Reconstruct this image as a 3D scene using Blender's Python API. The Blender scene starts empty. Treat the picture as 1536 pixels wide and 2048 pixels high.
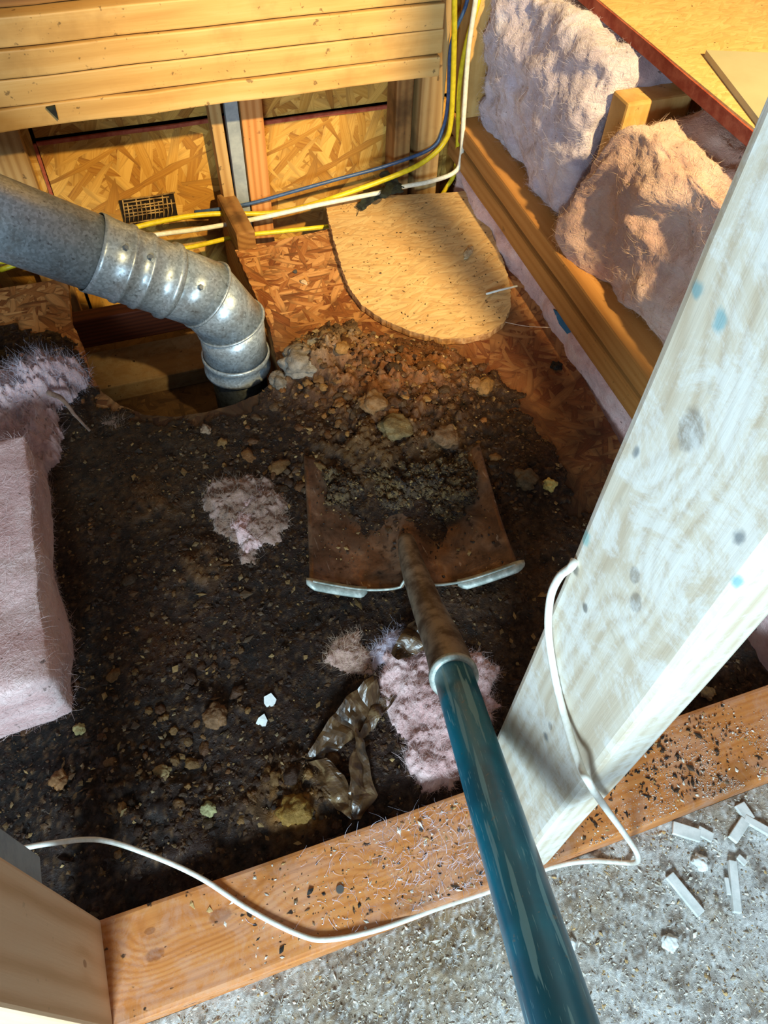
import bpy, bmesh, math, random
import numpy as np
from mathutils import Vector, Matrix, noise, Quaternion

random.seed(7); rng = np.random.default_rng(7)
SC = bpy.context.scene
COL = SC.collection

# ------------------------------------------------------------------ camera
CR = np.array([[0.9441, 0.2458, -0.2197], [-0.3281, 0.7663, -0.5524], [0.0325, 0.5936, 0.8041]])
CP = np.array([0.0, -0.098, 0.828]); F = 1540.0
cam = bpy.data.cameras.new('camera'); camo = bpy.data.objects.new('camera', cam); COL.objects.link(camo)
cam.sensor_fit = 'VERTICAL'; cam.sensor_height = 36.0; cam.lens = 36.0 * F / 2048.0; cam.clip_start = 0.01
camo.matrix_world = Matrix([list(CR[i]) + [CP[i]] for i in range(3)] + [[0, 0, 0, 1]])
SC.camera = camo

# ------------------------------------------------------------------ light
w = bpy.data.worlds.new('world'); SC.world = w; w.use_nodes = True
w.node_tree.nodes['Background'].inputs[0].default_value = (0.74, 0.86, 1.0, 1)
w.node_tree.nodes['Background'].inputs[1].default_value = 0.28

def aim(o, target):
    o.rotation_euler = (Vector(target) - o.location).to_track_quat('-Z', 'Y').to_euler()

# daylight through the doorway behind and left of the camera
l = bpy.data.lights.new('doorway_daylight', 'AREA'); l.shape = 'RECTANGLE'; l.size = 0.28; l.size_y = 0.28
l.energy = 34; l.color = (0.62, 0.85, 1.0)
lo = bpy.data.objects.new('doorway_daylight', l); COL.objects.link(lo)
lo.location = (-0.38, -0.92, 0.70); aim(lo, (0.25, 0.1, 0.2))
# warm work lamp, high up and to the right behind the camera
l = bpy.data.lights.new('work_lamp_light', 'SPOT'); l.energy = 430; l.color = (1.0, 0.74, 0.34)
l.spot_size = math.radians(38); l.spot_blend = 0.8; l.shadow_soft_size = 0.03
lo = bpy.data.objects.new('work_lamp_light', l); COL.objects.link(lo)
lo.location = (0.668, -0.62, 1.62); aim(lo, (0.52, 1.12, 0.30))

SC.view_settings.view_transform = 'Standard'; SC.view_settings.look = 'None'
SC.view_settings.exposure = 0.0; SC.view_settings.gamma = 1.0; SC.view_settings.use_curve_mapping = False

# ------------------------------------------------------------------ picture point -> place on a real plane
def ray(x, y): return CR @ np.array([x - 768.0, 1024.0 - y, -F])
def onz(x, y, z=0.0):
    d = ray(x, y); return Vector(CP + d * (z - CP[2]) / d[2])
def ony(x, y, v):
    d = ray(x, y); return Vector(CP + d * (v - CP[1]) / d[1])
def onx(x, y, v):
    d = ray(x, y); return Vector(CP + d * (v - CP[0]) / d[0])
def dep(x, y, dd): return Vector(CP + ray(x, y) / F * dd)

# ------------------------------------------------------------------ helpers
def hexc(h):
    c = [int(h[i:i + 2], 16) / 255 for i in (0, 2, 4)]
    return tuple(x / 12.92 if x <= .04045 else ((x + .055) / 1.055) ** 2.4 for x in c) + (1,)

def tag(o, label=None, cat=None, group=None, kind=None):
    if label: o['label'] = label
    if cat: o['category'] = cat
    if group: o['group'] = group
    if kind: o['kind'] = kind
    return o

def empty(name, loc=(0, 0, 0), label=None, cat=None, group=None):
    o = bpy.data.objects.new(name, None); o.empty_display_size = 0.02; COL.objects.link(o); o.location = loc
    return tag(o, label, cat, group)

def link(name, me, mat=None, parent=None, smooth=False):
    if mat is not None: me.materials.append(mat)
    if smooth: me.polygons.foreach_set('use_smooth', [True] * len(me.polygons))
    o = bpy.data.objects.new(name, me); COL.objects.link(o)
    if parent is not None:
        o.parent = parent; bpy.context.view_layer.update(); o.matrix_parent_inverse = parent.matrix_world.inverted()
    return o

def meshobj(name, V, Fc, mat, parent=None, smooth=False, cols=None):
    me = bpy.data.meshes.new(name)
    me.from_pydata([tuple(v) for v in V] if not isinstance(V, np.ndarray) else V.tolist(), [], Fc if not isinstance(Fc, np.ndarray) else Fc.tolist())
    if cols is not None:
        a = me.color_attributes.new('tone', 'FLOAT_COLOR', 'POINT')
        a.data.foreach_set('color', np.asarray(cols, dtype=np.float32).ravel())
    me.update()
    return link(name, me, mat, parent, smooth)

def bmobj(name, bm, mat, parent=None, smooth=False):
    me = bpy.data.meshes.new(name); bm.to_mesh(me); bm.free()
    return link(name, me, mat, parent, smooth)

def beam(name, a, b, w, t, mat, parent=None, up=(0, 0, 1), bevel=0.003, wob=0.0):
    """sawn timber whose local X runs from a to b; w along local Y, t along local Z"""
    a = Vector(a); b = Vector(b); L = (b - a).length
    bm = bmesh.new(); bmesh.ops.create_cube(bm, size=1)
    for v in bm.verts: v.co = Vector((v.co.x * L, v.co.y * w, v.co.z * t))
    if bevel: bmesh.ops.bevel(bm, geom=bm.edges[:], offset=bevel, segments=2, affect='EDGES', profile=.6)
    if wob:
        n = max(2, int(L / .03))
        for k in range(1, n):
            x = -L / 2 + L * k / n
            bmesh.ops.bisect_plane(bm, geom=bm.verts[:] + bm.edges[:] + bm.faces[:], plane_co=(x, 0, 0), plane_no=(1, 0, 0))
        for v in bm.verts:
            s = a.x * 3 + a.z * 40
            v.co.y += noise.noise((v.co.x * 7, s, 1)) * wob
            v.co.z += noise.noise((v.co.x * 9, s, 5)) * wob + noise.noise((v.co.x * 40, s, 9)) * wob * .3
    o = bmobj(name, bm, mat, None)
    X = (b - a).normalized(); Z = Vector(up); Z = (Z - X * Z.dot(X)).normalized(); Y = Z.cross(X)
    M = Matrix([[X.x, Y.x, Z.x, (a.x + b.x) / 2], [X.y, Y.y, Z.y, (a.y + b.y) / 2], [X.z, Y.z, Z.z, (a.z + b.z) / 2], [0, 0, 0, 1]])
    if parent is not None:
        o.parent = parent; bpy.context.view_layer.update(); o.matrix_parent_inverse = parent.matrix_world.inverted()
    o.matrix_world = M
    return o

def catmull(P, n=10):
    P = [Vector(p) for p in P]; P = [P[0] * 2 - P[1]] + P + [P[-1] * 2 - P[-2]]; out = []
    for i in range(1, len(P) - 2):
        for k in range(n):
            t = k / n; a, b, c, d = P[i - 1], P[i], P[i + 1], P[i + 2]
            out.append(.5 * ((2 * b) + (c - a) * t + (2 * a - 5 * b + 4 * c - d) * t * t + (3 * b - a - 3 * c + d) * t ** 3))
    out.append(P[-2]); return out

def tube_geo(pts, rad, seg=12, caps=True, flat=1.0, jitter=0):
    V = []; Fc = []; pts = [Vector(p) for p in pts]; N = len(pts); side = None
    for i, p in enumerate(pts):
        t = (pts[min(i + 1, N - 1)] - pts[max(i - 1, 0)]).normalized()
        if side is None:
            side = t.cross(Vector((0, 0, 1)))
            if side.length < .05: side = t.cross(Vector((0, 1, 0)))
        side = (side - t * side.dot(t)).normalized(); up = side.cross(t)
        r = rad[i] if hasattr(rad, '__len__') else rad
        for k in range(seg):
            an = 2 * math.pi * k / seg; rr = r * (1 + jitter * noise.noise((i * .3, k * .9, 3)))
            V.append(p + side * math.cos(an) * rr + up * math.sin(an) * rr * flat)
    for i in range(N - 1):
        for k in range(seg):
            a = i * seg + k; b = i * seg + (k + 1) % seg
            Fc.append((a, b, b + seg, a + seg))
    if caps:
        Fc.append(tuple(range(seg))[::-1]); Fc.append(tuple((N - 1) * seg + k for k in range(seg)))
    return V, Fc

def tube(name, pts, rad, mat, parent=None, seg=12, smooth=True, **k):
    V, Fc = tube_geo(pts, rad, seg, **k); return meshobj(name, V, Fc, mat, parent, smooth)

def prism(name, poly, z0, z1, mat, parent=None, ragged=0.0, step=.006, bevel=0):
    P = []
    n = len(poly)
    for i in range(n):
        a = Vector(poly[i][:2]); b = Vector(poly[(i + 1) % n][:2]); m = max(1, int((b - a).length / step)) if ragged else 1
        for k in range(m):
            q = a.lerp(b, k / m)
            if ragged:
                d = (b - a).normalized(); nn = Vector((-d.y, d.x))
                q = q + nn * ragged * noise.noise((q.x * 160, q.y * 160, 2.1))
            P.append(q)
    bm = bmesh.new(); vs = [bm.verts.new((p.x, p.y, z0)) for p in P]; f = bm.faces.new(vs)
    r = bmesh.ops.extrude_face_region(bm, geom=[f])
    for v in r['geom']:
        if isinstance(v, bmesh.types.BMVert): v.co.z = z1
    bmesh.ops.recalc_face_normals(bm, faces=bm.faces[:])
    bmesh.ops.triangulate(bm, faces=[f for f in bm.faces if len(f.verts) > 4])
    return bmobj(name, bm, mat, parent)

# ------------------------------------------------------------------ materials
class NT:
    def __init__(s, name, rough=.7, metal=0, spec=.3):
        s.m = bpy.data.materials.new(name); s.m.use_nodes = True; s.t = s.m.node_tree; s.N = s.t.nodes; s.b = s.N['Principled BSDF']
        s.b.inputs['Roughness'].default_value = rough; s.b.inputs['Metallic'].default_value = metal
        s.b.inputs['Specular IOR Level'].default_value = spec
        s.tc = s.N.new('ShaderNodeTexCoord')
    def set(s, inp, v):
        if isinstance(v, bpy.types.NodeSocket): s.t.links.new(v, inp)
        elif v is not None: inp.default_value = v
    def math(s, op, a, b=None, c=None, clamp=False):
        n = s.N.new('ShaderNodeMath'); n.operation = op; n.use_clamp = clamp
        for i, v in enumerate((a, b, c)): s.set(n.inputs[i], v)
        return n.outputs[0]
    def vmath(s, op, a, b=None):
        n = s.N.new('ShaderNodeVectorMath'); n.operation = op; s.set(n.inputs[0], a)
        if b is not None: s.set(n.inputs[1], b)
        return n.outputs['Value'] if op in ('LENGTH', 'DISTANCE', 'DOT_PRODUCT') else n.outputs[0]
    def map(s, v, rot=(0, 0, 0), scale=(1, 1, 1), loc=(0, 0, 0)):
        n = s.N.new('ShaderNodeMapping'); s.set(n.inputs[0], v); n.inputs['Rotation'].default_value = rot
        n.inputs['Scale'].default_value = scale; n.inputs['Location'].default_value = loc; return n.outputs[0]
    def noise(s, v, scale, detail=4, rough=.55, dist=0):
        n = s.N.new('ShaderNodeTexNoise'); s.set(n.inputs['Vector'], v); n.inputs['Scale'].default_value = scale
        n.inputs['Detail'].default_value = detail; n.inputs['Roughness'].default_value = rough; n.inputs['Distortion'].default_value = dist
        return n.outputs['Fac']
    def voro(s, v, scale, feat='F1', rnd=1):
        n = s.N.new('ShaderNodeTexVoronoi'); n.feature = feat; s.set(n.inputs['Vector'], v); n.inputs['Scale'].default_value = scale
        n.inputs['Randomness'].default_value = rnd; return n
    def ramp(s, f, stops, interp='LINEAR'):
        n = s.N.new('ShaderNodeValToRGB'); s.set(n.inputs[0], f); e = n.color_ramp.elements; n.color_ramp.interpolation = interp
        while len(e) < len(stops): e.new(.5)
        for q, (p, c) in zip(e, stops):
            q.position = p; q.color = hexc(c) if isinstance(c, str) else (c, c, c, 1)
        return n.outputs[0]
    def sm(s, f, a, b):
        n = s.N.new('ShaderNodeMapRange'); n.interpolation_type = 'SMOOTHSTEP'; s.set(n.inputs[0], f)
        n.inputs[1].default_value = a; n.inputs[2].default_value = b; return n.outputs[0]
    def mix(s, f, a, b, mode='MIX'):
        n = s.N.new('ShaderNodeMix'); n.data_type = 'RGBA'; n.blend_type = mode
        s.set(n.inputs['Factor'], f); s.set(n.inputs['A'], hexc(a) if isinstance(a, str) else a); s.set(n.inputs['B'], hexc(b) if isinstance(b, str) else b)
        return n.outputs['Result']
    def fmix(s, f, a, b):
        n = s.N.new('ShaderNodeMix'); n.data_type = 'FLOAT'; s.set(n.inputs[0], f); s.set(n.inputs[2], a); s.set(n.inputs[3], b); return n.outputs[0]
    def bump(s, h, strength=.5, dist=.001):
        n = s.N.new('ShaderNodeBump'); s.set(n.inputs['Height'], h); n.inputs['Strength'].default_value = strength
        n.inputs['Distance'].default_value = dist; s.t.links.new(n.outputs[0], s.b.inputs['Normal'])
    def col(s, c): s.set(s.b.inputs['Base Color'], hexc(c) if isinstance(c, str) else c); return s.m
    def rgh(s, c): s.set(s.b.inputs['Roughness'], c)

def wood(name, dark, mid, light, knots=(), marks=(), specks=.0, rings=80, dust=None, dustamt=0, stain=None, rough=.65, ringamt=.5, off=(0, .02, -.05), kcol='6B3A1B'):
    """sawn timber; grain along local X. knots: (x,y,z,r) local; marks: (x,y,z,r,colour)"""
    t = NT(name, rough); ob = t.tc.outputs['Object']
    oi = t.N.new('ShaderNodeObjectInfo'); r = t.math('MULTIPLY', oi.outputs['Random'], 7.0)
    cx = t.N.new('ShaderNodeCombineXYZ'); t.set(cx.inputs[0], r)
    v = t.vmath('ADD', ob, cx.outputs[0]) if not (knots or marks) else ob
    n1 = t.noise(t.map(v, scale=(1.2, 6, 6)), 2.0, 3)
    warp = t.math('MULTIPLY', t.math('SUBTRACT', n1, .5), .022)
    kd = None; kmask = None
    for (kx, ky, kz, kr) in knots:
        d = t.vmath('LENGTH', t.map(t.vmath('SUBTRACT', ob, (kx, ky, kz)), scale=(.62, 1, 1)))
        g = t.math('MULTIPLY', t.math('POWER', 2.718, t.math('MULTIPLY', t.math('POWER', t.math('DIVIDE', d, kr * 2.2), 2), -1)), kr * 1.6)
        warp = t.math('ADD', warp, g)
        m = t.sm(t.math('ADD', d, t.math('MULTIPLY', t.math('SUBTRACT', t.noise(ob, 200, 2), .5), kr * .3)), kr * .62, kr * .42)
        m = t.math('MULTIPLY', m, .55)
        kmask = m if kmask is None else t.math('MAXIMUM', kmask, m)
    sep = t.N.new('ShaderNodeSeparateXYZ'); t.set(sep.inputs[0], t.vmath('ADD', v, off))
    yy = t.math('ADD', sep.outputs[1], warp); zz = t.math('ADD', sep.outputs[2], t.math('MULTIPLY', warp, .6))
    rad = t.math('SQRT', t.math('ADD', t.math('MULTIPLY', yy, yy), t.math('MULTIPLY', zz, zz)))
    ph = t.math('MULTIPLY', rad, rings * 6.283 * 1.6)
    s = t.math('MULTIPLY_ADD', t.math('SINE', ph), .5, .5); s = t.math('POWER', s, 1.6)
    fine = t.noise(t.map(v, scale=(12, 420, 420)), 1.0, 5, .7)
    f = t.fmix(ringamt, t.noise(t.map(v, scale=(3, 30, 30)), 2, 4), s)
    f = t.math('ADD', t.math('MULTIPLY', f, .75), t.math('MULTIPLY', fine, .28))
    c = t.ramp(f, [(.12, light), (.5, mid), (.95, dark)])
    if kmask is not None: c = t.mix(kmask, c, kcol)
    if stain:
        c = t.mix(t.math('MULTIPLY', t.sm(t.noise(v, 9, 5, .6), .5, .68), stain[1]), c, stain[0])
    if dust:
        c = t.mix(t.math('MULTIPLY', t.sm(t.noise(v, 26, 9, .8, .4), .44, .6), dustamt), c, dust)
    if specks:
        sp = t.noise(t.map(v, scale=(1, 1.3, 1.3)), 150, 3, .6)
        big = t.sm(t.noise(v, 14, 3), .45, .62)
        c = t.mix(t.math('MULTIPLY', t.sm(sp, .66, .72), t.math('MULTIPLY', big, specks)), c, '2A1D12')
        sp2 = t.noise(v, 60, 3, .6); c = t.mix(t.math('MULTIPLY', t.sm(sp2, .67, .72), specks), c, '33241A')
    for (mx, my, mz, mr, mc) in marks:
        d = t.vmath('LENGTH', t.map(t.vmath('SUBTRACT', ob, (mx, my, mz)), scale=(.7, 1, 1)))
        d = t.math('ADD', d, t.math('MULTIPLY', t.math('SUBTRACT', t.noise(ob, 110, 4), .5), mr * 1.6))
        c = t.mix(t.math('MULTIPLY', t.sm(d, mr * 1.1, mr * .3), .7), c, mc)
    h = t.math('ADD', t.math('MULTIPLY', s, -.25), t.math('MULTIPLY', fine, .8)); t.bump(h, .35, .0006)
    return t.col(c)

def osb(name, stops, flake=(.055, .0095), stain=None, rot0=0.0, bumpd=.0012, layers=6, specks=.5, con=.38, edge=.3, spread=3.14):
    t = NT(name, .62, spec=.35); v = t.tc.outputs['Object']; best = None
    wv = t.N.new('ShaderNodeTexNoise'); t.set(wv.inputs['Vector'], v); wv.inputs['Scale'].default_value = 12; wv.inputs['Detail'].default_value = 2
    v2 = t.vmath('ADD', v, t.vmath('MULTIPLY', t.vmath('SUBTRACT', wv.outputs['Color'], (.5, .5, .5)), (.012, .012, 0)))
    for i in range(layers):
        m = t.map(t.map(v2, rot=(0, 0, rot0 + (i / layers - .5) * spread)), scale=(1 / flake[0], 1 / (flake[1] * (1 + .35 * (i % 3))), 1), loc=(i * 3.7, i * 1.9, 0))
        n = t.voro(m, 1); n.voronoi_dimensions = '2D'
        sp = t.N.new('ShaderNodeSeparateColor'); t.set(sp.inputs[0], n.outputs['Color'])
        g = t.noise(t.map(m, scale=(.8, 7, 1), loc=(i, 0, 0)), 1, 3, .7)
        ed = n.outputs['Distance']
        if best is None: best = [sp.outputs[0], sp.outputs[1], g, ed]
        else:
            k = t.math('GREATER_THAN', sp.outputs[0], best[0])
            best = [t.math('MAXIMUM', sp.outputs[0], best[0]), t.fmix(k, best[1], sp.outputs[1]), t.fmix(k, best[2], g), t.fmix(k, best[3], ed)]
    f = t.math('ADD', t.math('MULTIPLY', best[1], con), t.math('ADD', t.math('MULTIPLY', best[2], .55), t.math('ADD', t.math('MULTIPLY', t.noise(v, 7, 3), .25), .12 - con * .3)))
    c = t.ramp(f, stops)
    c = t.mix(t.math('MULTIPLY', t.sm(best[3], .42, .75), edge), c, (.09, .04, .015, 1))
    if stain:   # (colour, centre, inner, outer, strength)
        for (sc_, cen, r0, r1, k) in stain:
            d = t.vmath('DISTANCE', v, cen); d = t.math('ADD', d, t.math('MULTIPLY', t.math('SUBTRACT', t.noise(v, 11, 6, .65), .5), .28))
            c = t.mix(t.math('MULTIPLY', t.sm(d, r1, r0), k), c, sc_)
    if specks: c = t.mix(t.math('MULTIPLY', t.sm(t.noise(v, 130, 2), .69, .73), specks), c, '2b1c10')
    h = t.math('ADD', best[0], t.math('ADD', t.math('MULTIPLY', best[2], .35), t.math('MULTIPLY', best[3], -.5)))
    t.bump(h, .8, bumpd)
    return t.col(c)

def plain(name, c, rough=.6, metal=0, c2=None, scale=20, bump=0, spec=.3):
    t = NT(name, rough, metal, spec); v = t.tc.outputs['Object']; n = t.noise(v, scale, 6, .65)
    if bump: t.bump(n, .6, bump)
    return t.col(t.mix(t.sm(n, .35, .65), c, c2) if c2 else c)

def fluffmat(name, c1, c2, c3, scale=14):
    t = NT(name, .95, spec=.05); v = t.tc.outputs['Object']
    n = t.noise(v, scale, 6, .6, 1.2); n2 = t.noise(t.map(v, scale=(1, 1, 3)), 60, 5, .7, .8)
    c = t.ramp(t.math('ADD', t.math('MULTIPLY', n, .75), t.math('MULTIPLY', n2, .25)), [(.32, c1), (.5, c2), (.66, c3)])
    c = t.mix(t.math('MULTIPLY', t.sm(t.noise(v, 95, 2), .71, .74), .75), c, '4a3424')
    t.b.inputs['Sheen Weight'].default_value = .35; t.b.inputs['Sheen Roughness'].default_value = .5
    t.bump(t.math('ADD', n2, t.noise(v, 180, 4, .7, 1)), .7, .003)
    return t.col(c)

def tonemat(name, rough=.75, scale=90, spec=.35, bump=.0015, amt=.5):
    """colour comes with each grain (vertex colour), broken up by fine noise"""
    t = NT(name, rough, spec=spec); a = t.N.new('ShaderNodeAttribute'); a.attribute_name = 'tone'; v = t.tc.outputs['Object']
    n = t.noise(v, scale, 6, .7); c = t.mix(1.0, a.outputs['Color'], t.ramp(n, [(.3, 1 - amt), (.5, 1.0), (.72, 1 + amt)]), 'MULTIPLY')
    t.bump(t.math('ADD', n, t.noise(v, scale * 4, 4, .7)), .8, bump)
    t.rgh(t.sm(n, .8, .3)); t.b.inputs['Roughness'].default_value = rough
    return t.col(c)

M = {}
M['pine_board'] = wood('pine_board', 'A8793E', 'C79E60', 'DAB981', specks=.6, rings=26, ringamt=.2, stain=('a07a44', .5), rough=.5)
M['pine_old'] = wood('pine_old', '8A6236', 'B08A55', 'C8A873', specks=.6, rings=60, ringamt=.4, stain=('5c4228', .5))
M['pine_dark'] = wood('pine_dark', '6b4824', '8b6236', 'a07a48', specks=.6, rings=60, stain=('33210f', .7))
M['pine_orange'] = wood('pine_orange', '9A5E2C', 'BE7F44', 'D09A60', specks=.5, rings=70)
M['rail'] = wood('rail_pine', '96622E', 'AE7A40', 'C08E52', specks=.35, rings=50, ringamt=.3)
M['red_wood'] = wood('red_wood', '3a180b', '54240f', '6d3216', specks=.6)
M['ledger'] = wood('dusty_ledger', '5a4428', '7d6240', '98794e', specks=1.0, rings=30, ringamt=.25, dust='8f7c5c', dustamt=.6)
YEL = [(.15, '5E3810'), (.35, '966222'), (.55, 'B28032'), (.8, 'D2A452')]
M['osb_wall'] = osb('osb_wall', YEL, flake=(.10, .013), specks=.3, rot0=1.2, layers=7, con=.42)
M['osb_cut'] = osb('osb_cut', [(.1, 'A0733C'), (.3, 'BB9058'), (.55, 'C8A26C'), (.85, 'D8B882')], flake=(.045, .005), spread=1.3, specks=.8, bumpd=.0006, con=.3, edge=.25)
M['osb_top'] = osb('osb_top', [(.1, 'A9763A'), (.35, 'C9985A'), (.6, 'D8AE70'), (.85, 'E4C48A')], flake=(.03, .005), spread=1.6, specks=.9, bumpd=.0004, con=.2, edge=.15)
M['osb_floor'] = osb('osb_floor', [(.15, '3a1a0c'), (.36, '74401f'), (.56, 'A06838'), (.8, 'C08C56')], flake=(.05, .007),
    stain=[('5a2412', (.45, .62, 0), .1, .40, .6), ('20120a', (.15, .42, 0), .3, .52, .93)], specks=.8, bumpd=.002, con=.55, edge=.55)
M['osb_dirty'] = osb('osb_dirty', [(.12, '2a1a0e'), (.4, '4a3420'), (.7, '6b5030')], specks=1.0, stain=[('1c120b', (0, .8, -.15), .05, .25, .6)])
M['edge_wood'] = plain('sawn_osb_edge', 'B98E5E', .8, c2='8A5E36', scale=90, bump=.002)
M['red_paint'] = plain('red_painted_edge', 'A85A42', .8, c2='8C3A28', scale=50, bump=.001)
M['pink'] = fluffmat('pink_fibreglass', 'B98A86', 'DDB4B0', 'EBCFCB')
M['pink_pale'] = fluffmat('pale_pink_fibreglass', 'A397A8', 'C4B8C6', 'D8D0DA')
M['pink_deep'] = fluffmat('deep_pink_fibreglass', 'A07C72', 'C09C90', 'D4B6A8', 9)
M['pink_dirty'] = fluffmat('dirty_fibreglass', '5c4334', '8d6e5c', 'B4948A', 22)
M['olive'] = plain('olive_grey_board', 'B0A888', .7, c2='A69E7E', scale=6)
M['grey_paint'] = plain('grey_painted_wood', '9CA3A6', .6, c2='848C92', scale=30)

def duct_mat():
    t = NT('galvanised_steel', .42, .5); v = t.tc.outputs['Object']
    s = t.voro(v, 330); c = t.ramp(s.outputs['Color'], [(.2, '98A2A8'), (.8, 'BAC6CE')])
    n = t.noise(v, 26, 7, .7); c = t.mix(t.math('MULTIPLY', t.sm(n, .5, .68), .4), c, '6a5a42')
    c = t.mix(t.math('MULTIPLY', t.sm(t.noise(v, 170, 3), .64, .7), .5), c, '3a3026')
    t.rgh(t.math('ADD', t.math('MULTIPLY', t.noise(v, 80, 4), .25), .24))
    t.bump(t.noise(v, 40, 3), .2, .001); return t.col(c)
M['duct'] = duct_mat()
M['duct_dark'] = plain('dark_duct_steel', '4d5456', .5, .8, c2='2e2f2c', scale=60)  # darker steel for the lower pipe
def nm(name, c, c2, r=.38): return plain(name, c, r, 0, c2, 120, spec=.5)
M['yellow'] = nm('yellow_cable_sheath', 'DCC82A', 'C4AE1E'); M['white_cab'] = nm('white_cable_sheath', 'E4E2D4', 'CFCBB8')
M['blue'] = nm('blue_cable_sheath', '3A5680', '2c4468'); M['thin_white'] = nm('thin_white_cable', 'EDEBE2', 'D8D4C4')
M['black'] = plain('black_cloth_tape', '16181a', .8, c2='2a3026', scale=60, bump=.002)
M['white_chip'] = plain('white_plaster', 'E8EAE6', .6, c2='CDD2CE', scale=60, bump=.0005)
M['nail'] = plain('nail_steel', '9aa2a8', .35, .9)
M['mesh_wire'] = plain('dirty_wire_mesh', 'A88A58', .8, c2='5c4426', scale=60)
M['dark_void'] = plain('unlit_void_fill', '1c130c', .9)  # near-black colour standing in for the unlit depth behind gaps
M['roof'] = osb('roof_sheathing', [(.1, '7a5228'), (.5, 'a0743e'), (.9, 'b98e55')])

def teal():
    t = NT('teal_enamel', .35, spec=.5); v = t.tc.outputs['Object']
    c = t.mix(t.sm(t.noise(v, 14, 4), .4, .65), '006A86', '0088A8')
    sc = t.noise(t.map(v, scale=(60, 900, 900)), 1, 2, .5); sc2 = t.noise(t.map(v, scale=(9, 160, 160), loc=(3, 1, 1)), 1, 2, .5)
    m = t.math('MAXIMUM', t.math('MULTIPLY', t.sm(sc2, .61, .635), .8), t.math('MULTIPLY', t.sm(sc, .64, .68), .6))
    c = t.mix(m, c, '7FB9C8'); c = t.mix(t.math('MULTIPLY', t.sm(t.noise(v, 160, 3), .66, .72), .5), c, '8a8a78')
    t.rgh(t.fmix(m, .34, .6)); t.b.inputs['Coat Weight'].default_value = .25; t.b.inputs['Coat Roughness'].default_value = .25
    return t.col(c)
M['teal'] = teal()
def blade_m():
    t = NT('rusty_blade_steel', .42, .55); v = t.tc.outputs['Object']
    c = t.ramp(t.noise(v, 26, 7, .65, .6), [(.3, '3b2c22'), (.48, '67503f'), (.62, '826a56'), (.75, '9a8872')])
    c = t.mix(t.math('MULTIPLY', t.sm(t.noise(t.map(v, scale=(1, .12, 1)), 220, 2), .68, .74), .6), c, 'a89c90')
    c = t.mix(t.math('MULTIPLY', t.sm(t.noise(v, 60, 5), .6, .68), .7), c, '24170f')
    t.rgh(t.sm(t.noise(v, 30, 5), .2, .9)); t.bump(t.noise(v, 120, 5), .5, .001); return t.col(c)
M['blade'] = blade_m()
M['socket'] = plain('stained_socket_steel', '9a8c78', .5, .35, c2='5a4a3a', scale=45, bump=.0008)
M['tread'] = plain('scuffed_white_steel', 'C2C8C0', .5, .3, c2='8e9890', scale=90, bump=.001)
def film():
    t = NT('brown_plastic_film', .36, spec=.6); v = t.tc.outputs['Object']
    c = t.ramp(t.noise(v, 40, 6, .6, 1), [(.35, '2e1e10'), (.55, '5c4228'), (.7, '8a7250')])
    t.b.inputs['Transmission Weight'].default_value = .15; t.bump(t.noise(v, 60, 4), .5, .002); return t.col(c)
M['film'] = film()
M['debris'] = tonemat('rotten_debris'); M['grain'] = tonemat('loose_grains', .6, 200, .4, .0006, .3)
M['dustfloor'] = tonemat('dusty_floor_covering', .85, 240, .2, .0012, .45)
M['fibre'] = plain('glass_fibres', 'E6CFCB', .8, c2='D6B6B2', scale=30); M['fibre_lav'] = plain('pale_glass_fibres', 'D0C8D6', .8)
M['fibre_tan'] = plain('tan_glass_fibres', 'CDAF98', .8); M['fibre_dirty'] = plain('dirty_glass_fibres', 'A08674', .85)

# ------------------------------------------------------------------ soft stuff makers
def fibres(name, pts, nrm, length, width, mat, parent, out=.25, curl=.5):
    """thin curved ribbons (4 points-pairs) lying over a surface"""
    n = len(pts); P = np.asarray(pts); Nn = np.asarray(nrm)
    r = rng.normal(size=(n, 3)); r -= Nn * (r * Nn).sum(1, keepdims=True); r /= np.linalg.norm(r, axis=1, keepdims=True) + 1e-9
    D = r + Nn * rng.uniform(-.1, out * 2, (n, 1)); D /= np.linalg.norm(D, axis=1, keepdims=True)
    L = length * rng.uniform(.4, 1.3, (n, 1)); B = np.cross(D, Nn); B /= np.linalg.norm(B, axis=1, keepdims=True) + 1e-9
    c = rng.normal(size=(n, 1)) * curl; W = width * rng.uniform(.5, 1.2, (n, 1)); V = np.zeros((n, 8, 3))
    for k, t in enumerate((0, .33, .66, 1)):
        p = P + D * L * t + B * c * L * t * t + Nn * .0005; s = W * (1 - .7 * t)
        w_ = np.cross(D, B) * .5 + B; w_ /= np.linalg.norm(w_, axis=1, keepdims=True) + 1e-9
        V[:, 2 * k] = p - w_ * s / 2; V[:, 2 * k + 1] = p + w_ * s / 2
    base = (np.arange(n) * 8)[:, None]
    Fc = np.concatenate([base + np.array([[2 * k, 2 * k + 1, 2 * k + 3, 2 * k + 2]]) for k in range(3)])
    o = meshobj(name, V.reshape(-1, 3), Fc, mat, parent); o['kind'] = 'stuff'; return o

def surf_samples(o, n):
    me = o.data; m = len(me.polygons); A = np.zeros(m); me.polygons.foreach_get('area', A); C = np.zeros(m * 3); me.polygons.foreach_get('center', C)
    Nn = np.zeros(m * 3); me.polygons.foreach_get('normal', Nn); C = C.reshape(-1, 3); Nn = Nn.reshape(-1, 3)
    idx = rng.choice(m, n, p=A / A.sum()); j = rng.normal(size=(n, 3)) * (np.sqrt(A[idx])[:, None] * .5); j -= Nn[idx] * (j * Nn[idx]).sum(1, keepdims=True)
    return C[idx] + j, Nn[idx]

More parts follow.
